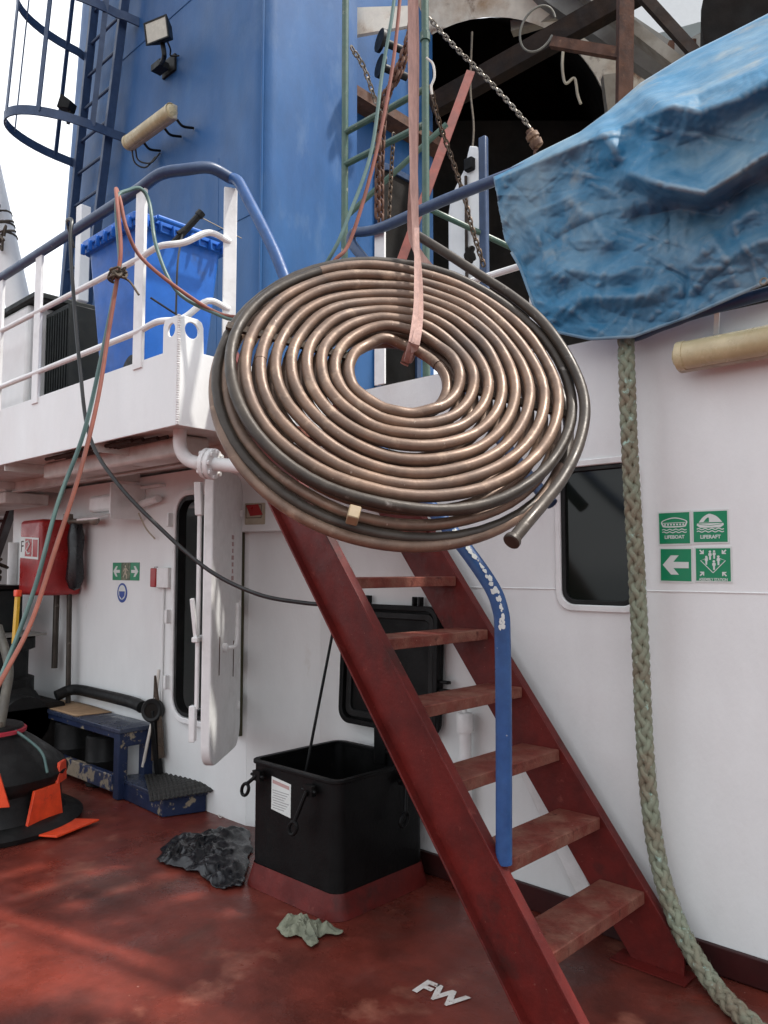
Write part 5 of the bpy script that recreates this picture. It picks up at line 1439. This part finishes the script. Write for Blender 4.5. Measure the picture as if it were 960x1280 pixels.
chain('hoist_chain', 'thin chain hanging from the right green pole to the white door', [atD(539, 112, 5.6), atD(548, 150, 5.7), atD(562, 190, 5.8), atD(580, 245, 5.9), atD(590, 285, 5.9), atD(604, 330, 5.9)], .045, .007, 'chain')
chain('hoist_chain', 'short thin chain hanging at the left green pole', [atD(441, 62, 5.0), atD(455, 85, 5.1), atD(470, 128, 5.2)], .04, .006, 'silver')
chain('hoist_chain', 'thin chain hanging in the dark doorway behind the scaffold', [atD(492, 170, 5.9), atD(489, 215, 5.9), atD(486, 275, 5.9)], .04, .006, 'chain')
hose('tied_cord', 'white cord tied around the right green pole', [atD(533, 72, 5.1), atD(541, 80, 5.1), atD(543, 96, 5.1), atD(539, 108, 5.1), atD(540, 118, 5.1)], .008, 'wire', 'cord', 6)
b = MB()
for k in range(5): b.tube(catmull([atD(585 + random.uniform(-4, 8), 318 + random.uniform(-10, 10), 5.8) for _ in range(4)], 5, closed=True), .014, 6, closed=True)
tag(obj('rag_bundle', b, 'soot'), 'dark knotted bundle hanging on the chain before the white door', 'bundle')

# big drum overhead, the darkness inside put into a black colour
DD = 9.2
dcn = atD(607, 208, DD); dax = (EYE - dcn).normalized(); dax = (dax + V((.15, 0, -.25))).normalized()
rad = 158 / F * DD
dr_ = thing('overhead_drum', 'huge rust stained white drum with sooty open mouth above the deck', 'drum', dcn - K_ * rad)
obj('rim', MB().lathe([(rad, -.02), (rad * 1.0, .02), (rad * 1.34, .02), (rad * 1.36, -.05), (rad * 1.36, -.4), (rad, -.4), (rad, -.02)], dcn, dax, 64), 'rustwhite', dr_)
b = MB().lathe([(rad * .998, -.03), (rad * .99, -3.2), (.0, -3.2)], dcn, dax, 48, caps=False)
obj('interior', b, 'soot', dr_)
# added black sheet, the shelter's shade below the drum put into its colour
b = MB().bar(atD(520, 300, 9.9), atD(960, 300, 9.9), 3.0, .03, UP); 
tag(obj('dark_bulkhead', b, 'soot'), 'soot black bulkhead below the big drum', 'wall')
# stub fittings at left of drum
for (x, y) in ((474, 50), (474, 82)):
    p = atD(x, y, 7.0)
    tag(obj('mooring_spool', MB().lathe([(.0, 0), (.10, 0), (.10, .03), (.035, .04), (.035, .28), (.0, .28)], p, V((.35, .93, -.1)), 18), 'rubber'), 'upper dark flanged stub beside the left green pole' if y < 60 else 'lower dark flanged stub beside the left green pole', 'pipe stub')
def beam(x0, y0, x1, y1, D0, D1, w_, t_, m, name, label, side=None):
    A_, B_ = atD(x0, y0, D0), atD(x1, y1, D1)
    return tag(obj(name, MB().bar(A_, B_, w_, t_, side if side is not None else UP), m), label, 'beam')
beam(540, 134, 800, -12, 8.3, 7.4, .20, .16, 'sootbeam', 'dark_girder', 'dark rusty girder rising to the right over the drum')
beam(652, -40, 850, 95, 8.3, 7.8, .34, .2, 'grey', 'sloping_girder', 'broad grey girder sloping down to the tarpaulin')
beam(690, -40, 860, 92, 8.0, 7.5, .10, .2, 'beam', 'cream_girder', 'narrow cream girder edge sloping down to the tarpaulin')
beam(790, -20, 885, 85, 7.2, 7.0, .09, .09, 'darkrust', 'thin_brace', 'thin dark brace sloping right above the tarpaulin')
beam(782, -30, 780, 150, 7.0, 7.0, .13, .10, 'rust', 'rusty_post', 'upright rusty brown post rising behind the tarpaulin', R_)
beam(690, 53, 778, 68, 7.3, 7.02, .09, .07, 'rust', 'rusty_crossbar', 'rusty crossbar joining the upright post')
beam(839, 52, 838, 90, 7.6, 7.6, .05, .05, 'rust', 'short_stanchion', 'short rusty stanchion behind the sloping brace', R_)
beam(866, 50, 866, 80, 7.6, 7.6, .05, .05, 'rust', 'short_stanchion', 'short rusty stanchion right of the sloping brace', R_)
# grey superstructure with pale roofline behind
b = MB().prism([(-1.2, -.6), (3.6, -.6), (3.6, 1.6), (.55, .35)], atD(830, 70, 11), R_, UP, -.6, 0)
tag(obj('deck_cabin', b, 'grey'), 'grey sloping cabin side far behind the tarpaulin', 'cabin')
b = MB().prism([(-.8, -.2), (3.6, 1.0), (3.6, 3), (-1.6, 3)], atD(815, 45, 13), R_, UP, -.6, 0)
tag(obj('upper_bridge', b, 'palewhite'), 'pale upper superstructure at the top right corner', 'superstructure')
# dark reel top right
p = atD(985, 35, 7.2)
tag(obj('cable_reel', MB().lathe([(.0, -.4), (.75, -.4), (.75, .4), (.0, .4)], p, (R_ * .35 + h_ * .9).normalized(), 36), 'soot'), 'big dark reel at the top right corner behind the tarpaulin', 'reel')
# hanging cable loop and rope tail
cpt = atD(672, 36, 6.8)
b = MB().tube([cpt + R_ * .145 * math.cos(a_) + UP * .20 * math.sin(a_) + R_ * .05 * math.sin(a_) for a_ in [2 * PI * k / 40 + .5 for k in range(36)]], .010, 8)
tag(obj('cable_loop', b, 'hose_grey'), 'grey cable loop hanging from the dark girder', 'cable')
hose('rope_tail', 'frayed pale rope end hanging inside the dark drum', [atD(704, 60, 7.5), atD(703, 85, 7.5), atD(707, 104, 7.5), atD(718, 98, 7.5), atD(722, 118, 7.5), atD(726, 130, 7.5)], .014, 'tan_plastic', 'rope', 6)

b = MB().prism([(-.32, -.13), (.30, -.02), (.30, .16), (-.32, .14)], atD(478, 28, 7.4), R_, UP, -.05, 0)
tag(obj('plate_bracket', b, 'rustwhite'), 'rust stained white plate between the green scaffold poles', 'plate')
hose('fall_rope', 'thin brown rope hanging in front of the dark drum mouth', [atD(590, 40, 7.5), atD(588, 110, 7.4), atD(592, 160, 7.2), atD(588, 215, 7.0), atD(590, 262, 6.8)], .010, 'canvas', 'rope', 6)
b = MB().bar(atD(765, 95, 8.4), atD(772, 150, 8.4), .22, .1, R_)
tag(obj('steel_box', b, 'beam'), 'cream steel box left of the rusty post beyond the drum', 'box')
b = MB().bar(atD(640, 36, 8.6), atD(700, 18, 8.4), .12, .12, UP)
tag(obj('box_section', b, 'beam'), 'cream box section under the dark girder', 'beam')

for z in (4.55, 6.9):
    obj('weld_seam', MB().tube([V((-7.3, FYF - .001, z)), V((FX1 - .15, FYF - .001, z))], .006, 6), 'blue', fn)
